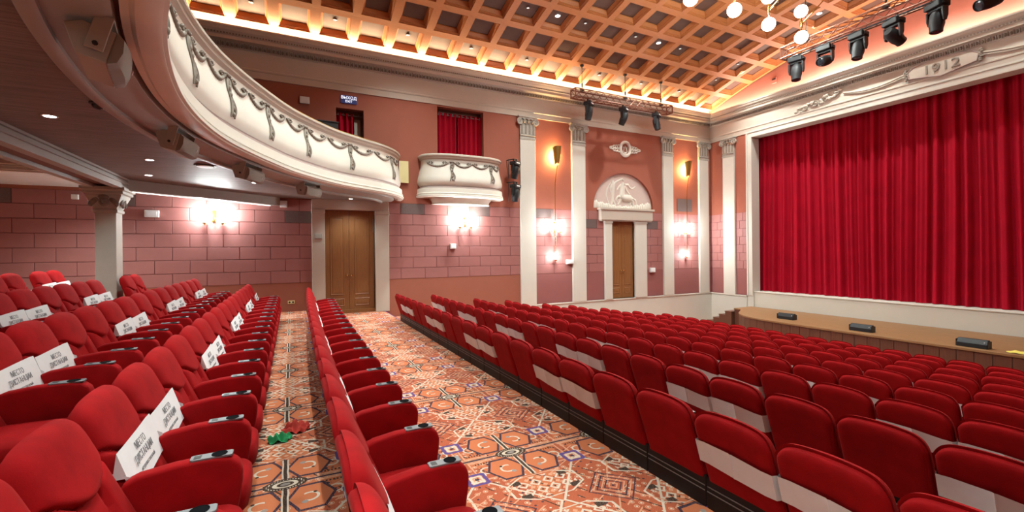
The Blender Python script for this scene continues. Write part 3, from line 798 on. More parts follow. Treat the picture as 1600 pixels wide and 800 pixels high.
# ================================================================ the large curved balcony
half = [(-1.17,6.05),(-1.12,6.9),(-.98,7.72),(-.74,8.51),(-.42,9.34),(-.02,10.22),(.46,10.98),(1.03,11.70),(1.66,12.24),(2.26,12.70),(2.73,13.25),(2.98,13.8),(3.04,14.19)]
near = [(2.9,-2.05),(2.4,-1.5),(1.8,-.9),(1.15,-.3),(.55,.4),(.05,1.1),(-.28,1.9),(-.60,2.7),(-.83,3.5),(-1.01,4.3),(-1.13,5.2)]
ctrl = near + half
def catmull(P, n):
    out = []
    for i in range(len(P)-1):
        p0 = P[max(i-1, 0)]; p1 = P[i]; p2 = P[i+1]; p3 = P[min(i+2, len(P)-1)]
        for k in range(n):
            t = k/n
            out.append(tuple(0.5*((2*b) + (-a+c)*t + (2*a-5*b+4*c-d)*t*t + (-a+3*b-3*c+d)*t**3) for a, b, c, d in zip(p0, p1, p2, p3)))
    out.append(P[-1]); return out
class Path:
    def __init__(s, pts):
        s.p = [Vector((x, y, 0)) for x, y in pts]; s.n = []
        for i in range(len(s.p)):
            t = (s.p[min(i+1, len(s.p)-1)] - s.p[max(i-1, 0)]).normalized()
            s.n.append(Vector((t.y, -t.x, 0)))
        s.l = [0]
        for a, b in zip(s.p, s.p[1:]): s.l.append(s.l[-1] + (b-a).length)
    def at(s, d, off=0.0, z=0.0):
        d = max(0, min(s.l[-1]-1e-6, d))
        i = 0
        lo, hi = 0, len(s.l)-1
        while hi - lo > 1:
            m_ = (lo+hi)//2
            if s.l[m_] <= d: lo = m_
            else: hi = m_
        f = (d - s.l[lo]) / (s.l[lo+1] - s.l[lo])
        p = s.p[lo].lerp(s.p[lo+1], f); n = s.n[lo].lerp(s.n[lo+1], f).normalized()
        return Vector((p.x + n.x*off, p.y + n.y*off, z)), n
    def sweep(s, prof, closed=True):
        return MB().loft([[(p.x + n.x*o, p.y + n.y*o, z) for o, z in prof] for p, n in zip(s.p, s.n)], closed=closed)
    def find_y(s, y, from_end=True):
        for i in range(len(s.p)-1, 0, -1):
            if s.p[i-1].y <= y <= s.p[i].y: return s.l[i-1] + (y - s.p[i-1].y)
        return s.l[-1]
BP = Path(catmull(ctrl, 8))
bal = thing('balcony', 'large curved cream balcony with stucco garlands sweeping over the rear seats', 'balcony', (0, 0, 0))
def pf(pts): return pts
FRONT = [(-.02,4.66),(-.02,4.58),(.01,4.40),(.05,4.20),(.075,4.02),(.07,3.92),(.03,3.84),(-.10,3.84),(-.10,4.66)]
obj('front_panel', BP.sweep(FRONT), M_STUCCO, bal, smooth=40)
RAIL = [(-.24,4.74),(-.24,4.82),(-.20,4.84),(.03,4.84),(.07,4.82),(.07,4.78),(.03,4.76),(.03,4.71),(.0,4.69),(-.02,4.66),(-.12,4.66),(-.12,4.74)]
obj('top_rail', BP.sweep(RAIL), M_CORNICE, bal, smooth=35)
obj('rail_capping', BP.sweep([(-.22,4.838),(-.22,4.86),(.02,4.86),(.035,4.838)]), M_GOLD, bal)
LOW = [(.03,3.845),(.02,3.82),(.03,3.79),(.075,3.765),(.075,3.745),(-.10,3.745),(-.10,3.845)]
obj('mauve_moulding', BP.sweep(LOW), M_MAUVE, bal, smooth=35)
BAND = [(.10,3.745),(.11,3.74),(.115,3.60),(.14,3.59),(.14,3.565),(.125,3.56),(.125,3.54),(.16,3.525),(.16,3.485),(.13,3.475),(.13,3.455),(.10,3.44),(-.02,3.44),(-.05,3.47),(-.10,3.47),(-.10,3.745)]
obj('lower_band', BP.sweep(BAND), M_STUCCO, bal, smooth=30)
obj('recess_band', BP.sweep([(-.05,3.475),(-.06,3.53),(-.16,3.53),(-.16,3.56),(-.04,3.56),(-.03,3.475)]), M_BROWN, bal)
obj('under_band', BP.sweep([(-.13,3.535),(-.14,3.44),(-.20,3.41),(-.48,3.385),(-.49,3.56),(-.13,3.56)]), M_TAUPE, bal, smooth=40)
obj('soffit_edge', BP.sweep([(-.48,3.40),(-.48,3.345),(-.50,3.335),(-.57,3.335),(-.59,3.35),(-.59,3.41)]), M_TAUPE, bal, smooth=40)
# wooden soffit boards between the curved edge and the beam, and the balcony floor above
mb = MB(); up = MB(); X0 = -3.12
n_ = len(BP.p)
ra = [(p.x + n.x*-.56, p.y + n.y*-.56) for p, n in zip(BP.p, BP.n)]
for (xa, ya), (xb, yb) in zip(ra, ra[1:]):
    mb.add([(X0, ya, 3.395), (X0, yb, 3.395), (xb, yb, 3.395), (xa, ya, 3.395)], [(0, 1, 2, 3)])
    up.add([(XB, ya, 3.75), (XB, yb, 3.75), (xb+.4, yb, 3.75), (xa+.4, ya, 3.75)], [(0, 1, 2, 3)])
e0, e1 = ra[0], ra[-1]
mb.add([(X0, D, 3.395), (e1[0], D, 3.395), (e1[0], e1[1], 3.395), (X0, e1[1], 3.395)], [(0, 1, 2, 3)])
up.add([(XB, D, 3.75), (e1[0]+.4, D, 3.75), (e1[0]+.4, e1[1], 3.75), (XB, e1[1], 3.75)], [(0, 1, 2, 3)])
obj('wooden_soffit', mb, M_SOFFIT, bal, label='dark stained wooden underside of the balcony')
obj('upper_floor', up, M_BROWN, bal)

def garland(path, d0, d1, off, z, sag, mat_, parent, r0=0.030, n=22):
    """a swag of leaves with blossoms at its ends, lying on a swept front"""
    g = MB(); pts = []; rs = []
    for i in range(n+1):
        t = i/n
        p, nn = path.at(d0 + (d1-d0)*t, off + 0.012, z - sag*4*t*(1-t))
        pts.append(p); rs.append(r0*(0.55 + 0.75*math.sin(PI*t)) * (1.0 + 0.22*((i % 2)*2-1)))
    g.tube(pts, rs, 6)
    for t in (0.18, 0.82):
        p, nn = path.at(d0 + (d1-d0)*t, off + 0.015, z - sag*4*t*(1-t) + 0.05)
        for k in range(6):
            a = k*PI/3; q, _ = path.at(d0 + (d1-d0)*t + 0.032*math.cos(a)*2, off + .014, z - sag*4*t*(1-t) + 0.065 + 0.024*math.sin(a))
            g.ball(q, (.024, .024, .020), 6, 4)
    obj('garland', g, mat_, parent, smooth=60)
def ribbon(path, d0, off_fn, z0, z1, mat_, parent):
    g = MB()
    for s_ in (-1, 1):
        pts = []; rs = []
        for i in range(15):
            t = i/14; z = z0 + (z1-z0)*t
            p, nn = path.at(d0 + s_*(0.028 + 0.022*math.sin(t*9 + s_) + 0.025*t), off_fn(z) + 0.012, z)
            pts.append(p); rs.append(0.021 + 0.008*math.sin(t*11))
        g.tube(pts, rs, 5)
    for i in range(6):
        t = (i+0.5)/6; z = z0 + (z1-z0)*t
        p, nn = path.at(d0, off_fn(z) + .012, z); g.ball(p, (.03, .03, .045), 6, 4)
    for s_ in (-1, 0, 1):
        p, nn = path.at(d0 + s_*.045, off_fn(z0) + .02, z0 + .03); g.ball(p, (.034, .034, .03), 7, 4)
    obj('ribbon_drop', g, mat_, parent, smooth=60)
def front_off(z):
    P = [(4.66,-.02),(4.58,-.02),(4.40,.01),(4.20,.05),(4.02,.075),(3.92,.07),(3.84,.03)]
    for (za, oa), (zb, ob) in zip(P, P[1:]):
        if za >= z >= zb: return oa + (ob-oa)*(za-z)/(za-zb)
    return .03
tot = BP.l[-1]; dmid = tot/2
E0 = BP.l[-1] - 18.99
marks = [E0 + q for q in (17.85, 16.15, 14.5, 13.02, 11.63, 10.22, 8.78, 7.35, 5.95)]
for k, d in enumerate(marks):
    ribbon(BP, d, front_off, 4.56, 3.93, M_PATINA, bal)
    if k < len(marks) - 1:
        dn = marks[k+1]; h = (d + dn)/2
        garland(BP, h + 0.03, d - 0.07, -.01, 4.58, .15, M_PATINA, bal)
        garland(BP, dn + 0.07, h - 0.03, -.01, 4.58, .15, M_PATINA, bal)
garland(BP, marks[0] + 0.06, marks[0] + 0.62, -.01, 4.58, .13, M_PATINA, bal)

# ---- beams, annex ceiling and the stone column under the balcony
bm_ = thing('trim_8', kind='structure')
obj('beam_side', MB().box(-3.20, -3.06, YR, 12.2, 3.18, 3.42).box(-3.24, -3.03, YR, 12.2, 3.28, 3.31).box(-3.22, -3.02, YR, 12.25, 3.36, 3.42), M_BEAM, bm_)
obj('beam_side', MB().box(-3.62, -3.50, YR, 12.2, 3.18, 3.46), M_BEAM, bm_)
obj('beam_soffit', MB().box(-3.50, -3.20, YR, 12.2, 3.24, 3.36), M_BROWN, bm_)
db = thing('trim_9', kind='structure')
A_, B_ = Vector((-3.10, 11.95, 0)), Vector((-0.30, 14.2, 0)); t_ = (B_-A_).normalized(); nn_ = Vector((t_.y, -t_.x, 0))
def dq(o0, o1, z0, z1):
    P = [A_ + nn_*o0, B_ + nn_*o0, B_ + nn_*o1, A_ + nn_*o1]
    return MB().add([(p.x, p.y, z0) for p in P] + [(p.x, p.y, z1) for p in P], [(3,2,1,0),(4,5,6,7),(0,1,5,4),(1,2,6,5),(2,3,7,6),(3,0,4,7)])
obj('diagonal_beam', dq(-.12, .06, 3.17, 3.42), M_BEAM, db)
obj('led_strip', dq(-.145, -.12, 3.155, 3.172), M_LED, db)
an = thing('trim_10', kind='structure')
mb = MB()
mb.box(XB, -4.2, 12.1, D, 3.46, 3.55); mb.box(-4.2, -3.5, YR, D, 3.46, 3.55); mb.box(-3.6, -0.3, 12.2, D, 3.46, 3.50)
obj('annex_ceiling', mb, M_WHITE, an)
mb = MB()
for k, (o_, z) in enumerate(((0, 3.46), (.10, 3.48), (.16, 3.54), (.30, 3.56))):
    mb.box(XB, -4.2-o_, 12.1-o_-.1, 12.1-o_, z, z+.14); mb.box(-4.2-o_-.1, -4.2-o_, YR, 12.1-o_, z, z+.14)
obj('coffer_moulding', mb, M_CORNICE, an)
obj('coffer_field', MB().box(XB, -4.2, YR, 12.1, 3.70, 3.75), M_LOWPINK, an)
mb = MB()
for k in range(6): mb.box(XB, -4.7, 11.0-1.7*k, 11.25-1.7*k, 3.60, 3.72)
obj('coffer_slat', mb, M_LOWPINK, an)
colm = thing('stone_column', 'square grey stone column with carved face capital beside the rear seats', 'column', (-3.38, 12.0, 0.3))
obj('shaft', MB().box(-.17, .17, -.19, .19, 0, 2.40), M_STONE, colm, bevel=.012)
cp = obj('capital', MB().loft([[(-.18-f,-.20-f,z),(.18+f,-.20-f,z),(.18+f,.20+f,z),(-.18-f,.20+f,z)] for f, z in ((0,2.38),(.02,2.40),(.02,2.44),(.0,2.46),(.06,2.62),(.10,2.72),(.10,2.75),(.14,2.77),(.14,2.82),(.17,2.84),(.17,2.90),(0,2.90))]), M_STONE, colm, label='carved capital with a child face')
fc = MB().ball((0,-.265,2.610), (.085,.07,.115), 14, 10).ball((0,-.335,2.595), (.018,.022,.03), 8, 5)
for s_ in (-1, 1):
    fc.ball((s_*.033,-.325,2.625), (.018,.014,.012), 8, 5); fc.ball((s_*.045,-.315,2.580), (.03,.02,.03), 8, 5)
fc.ball((0,-.325,2.545), (.03,.016,.012), 8, 5); fc.ball((0,-.27,2.700), (.10,.07,.05), 10, 6)
obj('carved_face', fc, M_PATINA, cp, smooth=80)
for s_ in (-1, 1):
    wg = MB()
    for k in range(4):
        wg.ball((s_*(.12+.028*k), -.26-.006*k, 2.660-.035*k), (.045,.03,.06), 8, 5)
    obj('carved_scroll', wg, M_PATINA, cp, smooth=80)
wg = MB()
for k in range(7): wg.ball((.235, -.13+.045*k, 2.54+.05*math.sin(k*1.7)+.06), (.03,.035,.07), 8, 5)
obj('carved_scroll', wg, M_PATINA, cp, smooth=80)

# ---- loudspeakers hung under the balcony edge
def speaker(d, k, lab):
    p, n = BP.at(d, -0.20, 3.235)
    t = thing('loudspeaker', lab, 'loudspeaker', p, math.atan2(n.y, n.x) + k[0], 'loudspeakers hung under the balcony edge')
    W_, = (0.28,)
    poly = [(-.16,.11),(.05,.15),(.11,.12),(.14,.05),(.14,-.03),(.11,-.10),(-.10,-.07)]
    body = MB().prism([(x, z) for x, z in [(-.20,.06),(-.12,.12),(.06,.12),(.06,-.11),(-.10,-.11)]], 'y', -W_, W_)
    cab = obj('cabinet', body, M_SPEAKER, t, bevel=.006, seg=1)
    gr_ = MB().loft([[(.062,yy,.122),(.10+.03*math.cos(yy/W_*1.3),yy,.09),(.115+.03*math.cos(yy/W_*1.3),yy,.0),(.10+.03*math.cos(yy/W_*1.3),yy,-.08),(.062,yy,-.112)] for yy in [-W_+W_*2*i/8 for i in range(9)]])
    g = obj('grille', gr_, M_GRILLE, t, smooth=50)
    obj('badge', MB().box(.125,.148,.12,.135,-.01,.02), M_PAPER, g)
    br = MB()
    for s_ in (-1, 1):
        br.box(-.07, .03, s_*(W_+.014)-.008, s_*(W_+.014)+.008, -.05, .20)
    br.box(-.07, .03, -W_-.022, W_+.022, .19, .202)
    obj('bracket', br, M_SPEAKER, t, bevel=.003, seg=1)
    for s_ in (-1, 1): obj('bolt', MB().cyl((-.02, s_*(W_+.020), -.01), (-.02, s_*(W_+.034), -.01), .016, n=8), M_BLACK, t)
    t.rotation_euler = (k[2], k[1], t.rotation_euler.z)
    return t
for (yy, lab) in ((4.25, 'largest grey loudspeaker hung under the balcony edge, nearest at top left'), (7.15, 'second grey loudspeaker under the balcony edge, above the far stone column'),
                  (9.25, 'third grey loudspeaker under the balcony edge, left of the big door'), (11.15, 'smallest grey loudspeaker under the balcony edge, above the big door')):
    dd = BP.find_y(yy)
    speaker(dd, (0.0, 0.25, 0.0), lab)

# ---- lamps and fittings in the wooden soffit
for (x, y, r, m, lab, pw) in ((-2.43, 6.83, .055, M_DLIT, 'bright small downlight in the dark soffit at far left', 15), (-2.09, 9.3, .055, M_DLIT, 'bright small downlight in the soffit left of the round vents', 15),
        (-2.51, 11.08, .055, M_DLIT, 'bright small downlight in the soffit just past the stone column', 15), (-0.7, 11.38, .055, M_DLIT, 'small downlight in the soffit between third and smallest loudspeaker', 20), (1.58, 13.66, .05, M_DLIT, 'small downlight in the soffit above the big double door', 14)):
    t = thing('soffit_downlight', lab, 'downlight', (x, y, 3.395))
    obj('trim_ring', MB().lathe([(r+.02,0),(r+.02,-.008),(r,-.010),(r,0)], n=16), M_WHITE, t)
    obj('lens', MB().lathe([(.001,-.007),(r,-.006),(r,0)], n=16), m, t)
    lamp('soffit_beam', 'SPOT', (0, 0, -.03), pw * K_BALC, NEUT, radius=.05, cone=120, blend=.8, parent=t)
for (x, y, pw) in ((-0.30, 0.2, 60), (-1.75, 3.4, 18), (0.4, -0.9, 10)):  # lamps added out of view near the camera to brighten the seat backs
    t = obj('fill_lamp', MB().lathe([(.001,-.007),(.055,-.006),(.055,0)], n=12), M_DLIT, bal, loc=(x, y, 3.394))
    lamp('soffit_beam', 'SPOT', (0, 0, -.03), pw * K_BALC, NEUT, radius=.05, cone=120, blend=.8, parent=t)
t = thing('ceiling_vent', 'round white ceiling vent with a dark gap in the soffit under the balcony', 'vent', (-1.35, 9.52, 3.395))
obj('rim', MB().lathe([(.17,0),(.17,-.012),(.14,-.015),(.14,0)], n=24), M_BLACK, t); obj('plate', MB().lathe([(.001,-.035),(.13,-.03),(.135,-.02),(.001,-.02)], n=24), M_WHITE, t)
t = thing('dome_camera', 'small black dome camera on the dark soffit near the loudspeaker', 'camera', (-1.78, 6.05, 3.395))
obj('base', MB().lathe([(.075,0),(.075,-.02),(.06,-.025),(.001,-.025)], n=18), M_BLACK, t); obj('dome', MB().ball((0,0,-.025), (.055,.055,.05), 14, 8), M_LENS, t, smooth=80)
t = thing('annex_downlight', 'small lit downlight in the white ceiling left of the stone column', 'downlight', (-4.0, 12.45, 3.46))
obj('trim_ring', MB().lathe([(.07,0),(.07,-.008),(.05,-.010),(.05,0)], n=16), M_WHITE, t); obj('lens', MB().lathe([(.001,-.007),(.05,-.006),(.05,0)], n=16), M_DLIT, t)
lamp('annex_beam', 'SPOT', (0, 0, -.03), 60*K_BALC, NEUT, radius=.05, cone=140, blend=.9, parent=t)
# added unseen lamps in the annex coffer, fill under the rear of the balcony
for (x, y) in ((-5.5, 10.0), (-5.5, 6.0), (-5.5, 2.0)):
    t = obj('fill_lamp', MB().lathe([(.001,-.007),(.05,-.006),(.05,0)], n=12), M_DLIT, an, loc=(x, y, 3.70))
    lamp('annex_beam', 'SPOT', (0, 0, -.03), 90*K_BALC, NEUT, radius=.05, cone=140, blend=.9, parent=t)
# panel at the end of the balcony, yellow light put into its colour, and the dark console behind its rail
t = thing('yellow_lit_panel', 'pale yellow panel, yellow light put into its colour, at the end of the balcony', 'board', (3.22, 14.12, 4.35))
obj('sheet', MB().box(-.13, .16, -.01, .01, -.33, .36), M_YPANEL, t); obj('edge_strip', MB().box(-.14, -.12, -.015, .015, -.33, .36), M_STUCCO, t)
t = thing('mixing_console', 'black console with small knobs behind the balcony rail', 'console', (0.80, 13.8, 5.36))
obj('desk', MB().box(-.45, .45, -.25, .25, -1.605, .16).box(-.47, .47, -.27, .27, .16, .20), M_BLACK, t, bevel=.01, seg=1)
for k in range(7): obj('knob', MB().cyl((-.38+.125*k, -.1, .20), (-.38+.125*k, -.1, .25), .014, n=8), M_SILVER, t)

# ================================================================ small box balcony on the wall
bx = []
for i in range(41):
    a = PI - PI*i/40
    ca, sa = math.cos(a), math.sin(a)
    bx.append((5.14 + 1.36*math.copysign(abs(ca)**0.72, ca), D - 0.72*abs(sa)**0.72))
BX = Path(bx)
# outward normal for a path running left to right around the front is -Y
box = thing('box_balcony', 'small bowed cream box balcony with stucco garlands below the red curtain', 'balcony', (0, 0, 0))
def shift(P, dz, k=1.0): return [(o*k, z+dz) for o, z in P]
BF = [(-.02,4.76),(-.02,4.66),(.02,4.45),(.08,4.2),(.10,4.08),(.08,3.98),(.03,3.93),(-.08,3.93),(-.08,4.76)]
obj('front_panel', BX.sweep(BF), M_STUCCO, box, smooth=40)
obj('top_rail', BX.sweep([(-.12,4.76),(-.12,4.90),(-.02,4.93),(.05,4.93),(.08,4.90),(.08,4.86),(.04,4.84),(.03,4.79),(-.01,4.76)]), M_CORNICE, box, smooth=35)
obj('mauve_moulding', BX.sweep([(.03,3.935),(.02,3.90),(.05,3.87),(.09,3.86),(.09,3.84),(-.08,3.84),(-.08,3.935)]), M_MAUVE, box, smooth=35)
obj('lower_band', BX.sweep([(.10,3.84),(.11,3.70),(.13,3.68),(.13,3.655),(.115,3.65),(.14,3.62),(.14,3.585),(.10,3.57),(-.25,3.57),(-.25,3.84)]), M_STUCCO, box, smooth=30)
BX2 = Path([(5.14 + (x-5.14)*.78, D - (D-y)*.78) for x, y in bx])
obj('corbel', BX2.sweep([(.02,3.58),(.0,3.54),(-.06,3.47),(-.08,3.41),(-.06,3.39),(-.06,3.37),(-.3,3.37),(-.3,3.58)]), M_STUCCO, box, smooth=40)
lid = MB()
for P_, z in ((BX, 4.2), (BX, 3.575), (BX2, 3.372)):
    k_ = -.20
    pts = [(p.x+n.x*k_, min(D-.001, p.y+n.y*k_), z) for p, n in zip(P_.p, P_.n)]
    lid.add(pts, [tuple(range(len(pts)))])
obj('closing_plate', lid, M_STUCCO, box)
def boff(z):
    P = [(4.76,-.02),(4.66,-.02),(4.45,.02),(4.2,.08),(4.08,.10),(3.98,.08)]
    for (za, oa), (zb, ob) in zip(P, P[1:]):
        if za >= z >= zb: return oa + (ob-oa)*(za-z)/(za-zb)
    return .05
L = BX.l[-1]
ds = [0.40, L/2 - .47, L/2 + .95]
c0 = L/2
for d_ in (c0 - .52, c0 + 0.86): ribbon(BX, d_, boff, 4.64, 4.05, M_PATINA, box)
garland(BX, c0 + .86 - 1.30, c0 + .17, -.01, 4.66, .13, M_PATINA, box)
garland(BX, c0 + .17, c0 + .78, -.01, 4.66, .13, M_PATINA, box)
garland(BX, c0 - 1.32, c0 - .62, -.01, 4.66, .13, M_PATINA, box)
garland(BX, c0 + .94, c0 + 1.3, -.01, 4.66, .13, M_PATINA, box)
# ================================================================ seats
def lerp(a, b, t): return a + (b-a)*t
HWID = 0.278
def ztop(u): return 0.95 - 0.028*u*u - 0.075*abs(u)**8
def uspread(a): u = 2*a - 1; return math.copysign(1-(1-abs(u))**1.5, u)
def thick(t): return 0.034 + 0.075*(1-t)
def back_front(a, b):
    u = uspread(a); t = 1-(1-b)**1.3
    z = 0.36 + t*(ztop(u) - 0.36)
    xr = 0.17*(1-t) + 0.02
    edge = (max(0, 1-abs(u)**14))**.5 * (max(0, 1-t**22))**.5
    ts = 0.70 - 0.25*(1-abs(u)**1.8)
    d = t - ts
    T = thick(t)
    if d > 0: T += 0.016*min(1, d/0.07)**0.5 + 0.016*(1-u*u)
    else:
        g = abs(u) - (0.30 + 0.22*t)
        T += (0.026*min(1, g/0.09)**0.5 if g > 0 else 0.0) - 0.008
        T -= 0.020*max(0, 1-abs(g)/0.045)
    T -= 0.030*max(0, 1-abs(d)/0.030)
    return (xr + T*edge, u*HWID, z)
def back_flat(a, b):
    u = uspread(a); z = 0.36 + b*(ztop(u) - 0.36)
    return (0.17*(1-b) + 0.02, u*HWID, z)
def back_rear(a, b):
    u = uspread(a); t = 0.10 + 0.90*(1-(1-b)**1.4)
    zt = ztop(u)*0.985 - 0.004
    z = 0.36 + t*(zt - 0.36)
    xr = 0.17*(1-t) + 0.025
    edge = (max(0, 1-abs(u)**11))**.5 * (max(0, 1-t**18))**.5
    return (xr - 0.050*edge, u*(HWID-0.008), z)
def cushion(x0, x1, y0, y1, z0, z1, pw=4.0, n=20, m=10):
    mb = MB(); cx, cy, cz = (x0+x1)/2, (y0+y1)/2, (z0+z1)/2; hx, hy, hz = (x1-x0)/2, (y1-y0)/2, (z1-z0)/2
    def sg(v, p): return math.copysign(abs(v)**p, v)
    e = 2/pw
    rings = []
    for i in range(1, m):
        a = -PI/2 + PI*i/m
        rings.append([(cx + hx*sg(math.cos(a), e)*sg(math.cos(2*PI*j/n), e), cy + hy*sg(math.cos(a), e)*sg(math.sin(2*PI*j/n), e), cz + hz*sg(math.sin(a), e)) for j in range(n)])
    return mb.loft(rings)
def make_seat():
    t = thing('cinema_seat', 'red velvet seat', 'seat')
    obj('back_cushion', MB().grid(back_front, 44, 56).grid(back_flat, 22, 6), M_VELVET, t, smooth=60)
    obj('back_shell', MB().grid(back_rear, 24, 20), M_VELVET, t, smooth=70)
    obj('seat_cushion', cushion(0.17, 0.735, -0.245, 0.245, 0.21, 0.405, 4.5), M_VELVET, t, smooth=60)
    k = obj('kick_panel', MB().box(0.145, 0.20, -0.284, 0.284, 0.01, 0.43).box(0.20, 0.52, -0.20, 0.20, 0.02, 0.27), M_KICK, t, bevel=0.008, seg=1)
    obj('piping', MB().tube([(0.143,-.275,.36),(0.143,.275,.36)], .004, 5).tube([(0.143,-.275,.325),(0.143,.275,.325)], .004, 5), M_PIPE, k)
    poly = [(.21,.10),(.21,.52),(.225,.565),(.28,.588),(.42,.608),(.52,.612),(.60,.612),(.665,.600),(.700,.570),(.715,.52),(.712,.46),(.695,.34),(.66,.16),(.645,.10)]
    arm = obj('armrest', MB().prism(poly, 'y', .2425, .3275), M_VELVET, t, bevel=0.018, seg=2, smooth=50)
    pl = MB().prism([(.485,.260),(.495,.253),(.660,.253),(.670,.260),(.670,.310),(.660,.317),(.495,.317),(.485,.310)], 'z', .606, .618)
    obj('cup_plate', pl, M_SILVER, arm, bevel=.002, seg=1, label='brushed metal cup holder plate')
    obj('cup_well', MB().lathe([(.036,.6185),(.036,.6200),(.033,.6205),(.031,.6190),(.001,.6188)], (.610,.285,0), 20), M_WELL, arm)
    obj('seat_number', MB().box(.500,.532,.265,.305,.6178,.6188), M_BLACK, arm)
    return t
proto = make_seat()
def make_sleeve(front):
    """paper sleeve slipped round a seat back"""
    t = thing('paper_sleeve', 'white paper sleeve', 'sleeve')
    z0, z1 = (0.555, 0.715)
    def ring(z, k):
        tt = (z - 0.36)/(0.95-0.36)
        xr = 0.17*(1-tt) + 0.025 - 0.070; xf = 0.17*(1-tt) + 0.02 + thick(tt) + 0.024
        P = [(xr,-.20),(xr+.002,-.270),(xr+.04,-.282),(xf-.05,-.282),(xf-.008,-.262),(xf,-.20),(xf+.004,0),(xf,.20),(xf-.008,.262),(xf-.05,.282),(xr+.04,.282),(xr+.002,.270),(xr,.20),(xr-.004,.01),(xr-.009,0),(xr-.003,-.01)]
        return [(x, y, z + (0.012*math.sin(y*9+k) if True else 0)) for x, y in P]
    obj('band', MB().loft([ring(z0, 0), ring((z0+z1)/2, .3), ring(z1, .6)], caps=False), M_PAPER, t, smooth=40)
    return t
sleeve0 = make_sleeve(True)
def front_paper():
    t = thing('paper_sleeve', 'white printed paper sleeve', 'sleeve')
    z0, z1 = 0.49, 0.71
    def ring(z, k):
        tt = (z - 0.36)/(0.95-0.36)
        xr = 0.17*(1-tt) + 0.025 - 0.070; xf = 0.17*(1-tt) + 0.02 + thick(tt) + 0.020 + 0.020*(z-z0)/(z1-z0)
        P = [(xr,-.20),(xr+.002,-.270),(xr+.04,-.281),(xf-.012,-.2795),(xf-.001,-.2775),(xf,-.20),(xf+.004,0),(xf,.20),(xf-.001,.2775),(xf-.012,.2795),(xr+.04,.281),(xr+.002,.270),(xr,.20)]
        zc = (z0+z1)/2
        return [(x, y, (zc + (z-zc)*0.15 if (abs(y) > .279 or x < xr+.05) else z) + 0.010*math.sin(y*7+k)) for x, y in P]
    b = obj('band', MB().loft([ring(z0, 0), ring((z0+z1)/2, .2), ring(z1, .4)], caps=False), M_PAPER, t, smooth=20)
    tilt = math.atan2(0.245 - 0.045, 0.59)
    for (tx, s_, dz, sx) in (('МЕСТО', .056, .050, .80), ('ДИСТАНЦИИ', .056, -.004, .80), ('#ХУДОЖЕСТВЕННЫЙ', .022, -.060, 1.0)):
        me = text_mesh(tx, s_, .0006, sx); me.materials.append(M_INK)
        z = 0.603 + dz; tt = (z-0.36)/0.59
        M_ = Matrix.Translation((0.17*(1-tt) + 0.02 + thick(tt) + 0.0255 + 0.020*(z-z0)/(z1-z0), 0, z)) @ Matrix.Rotation(-tilt, 4, 'Y') @ Matrix.Rotation(PI/2, 4, 'Z') @ Matrix.Rotation(PI/2, 4, 'X')
        me.transform(M_)
        obj('print', me, None, t)
    return t
paper0 = front_paper()

used = {}
def place(src, x, y, z, label, group, rz=0.0):
    o = src if not used.get(src.name) else copy_tree(src)
    used[src.name] = 1
    o.location = (x, y, z); o.rotation_euler = (0, 0, rz)
    o['label'] = label; o['group'] = group
    return o

# ---- rows below the cross aisle (seen from behind), first edge and band phase per row
edges = {1: 1.04, 2: 1.36, 3: 1.66, 4: 2.60, 5: 2.33, 6: 2.63, 7: 3.01, 8: 3.30, 9: 3.68}
endY = {1: 12.0, 2: 12.9, 3: 12.6, 4: 12.95, 5: 12.7, 6: 12.95, 7: 12.8, 8: 12.9, 9: 12.4}
phase = {1: 1.32, 2: 0.51, 3: 1.38, 4: 2.9, 5: 1.8, 6: 3.4, 7: 2.4, 8: 3.6, 9: 3.0}
SP = 0.57
for k in range(1, 10):
    X = 2.44 + 1.22*(k-1); Z = -0.21 - 0.156*(k-1)
    e = edges[k]
    while e - SP > 0.257*X - 0.9: e -= SP
    ys = []
    while e <= endY[k]:
        ys.append(e - SP/2); e += SP
    n = len(ys)
    for i, y in enumerate(ys):
        o_ = ORD[n-1-i]
        place(proto, X, y, Z, 'red velvet seat in the %s row below the cross aisle, %s from the side wall' % (ORD[k-1], o_), 'seats in the rows below the cross aisle')
        ph = ((y - phase[k]) / SP) % 4
        if ph < 1.5 or ph > 3.6:
            if k <= 6: place(sleeve0, X, y, Z, 'white paper sleeve, %s row below the cross aisle, %s seat from the wall' % (ORD[k-1], o_), 'paper sleeves on seats below the cross aisle')

# ---- single row between the two carpeted aisles
ys = [2.426 - 0.2835 + 0.567*i for i in range(-3, 19)]
n = len(ys)
for i, y in enumerate(ys):
    bend = 0.18*(max(0, y-3)/10)**2; rz = -math.atan(0.36*max(0, y-3)/100)
    X = 0.19 + bend
    place(proto, X, y, 0, 'red velvet seat in the single row between the aisles, %s from the big door' % ORD[n-1-i], 'seats in the row between the two aisles', rz)
    if i % 4 in (2, 3):
        place(sleeve0, X, y, 0, 'white paper sleeve in the row between the aisles, %s seat from the big door' % ORD[n-1-i], 'paper sleeves in the row between the two aisles', rz)

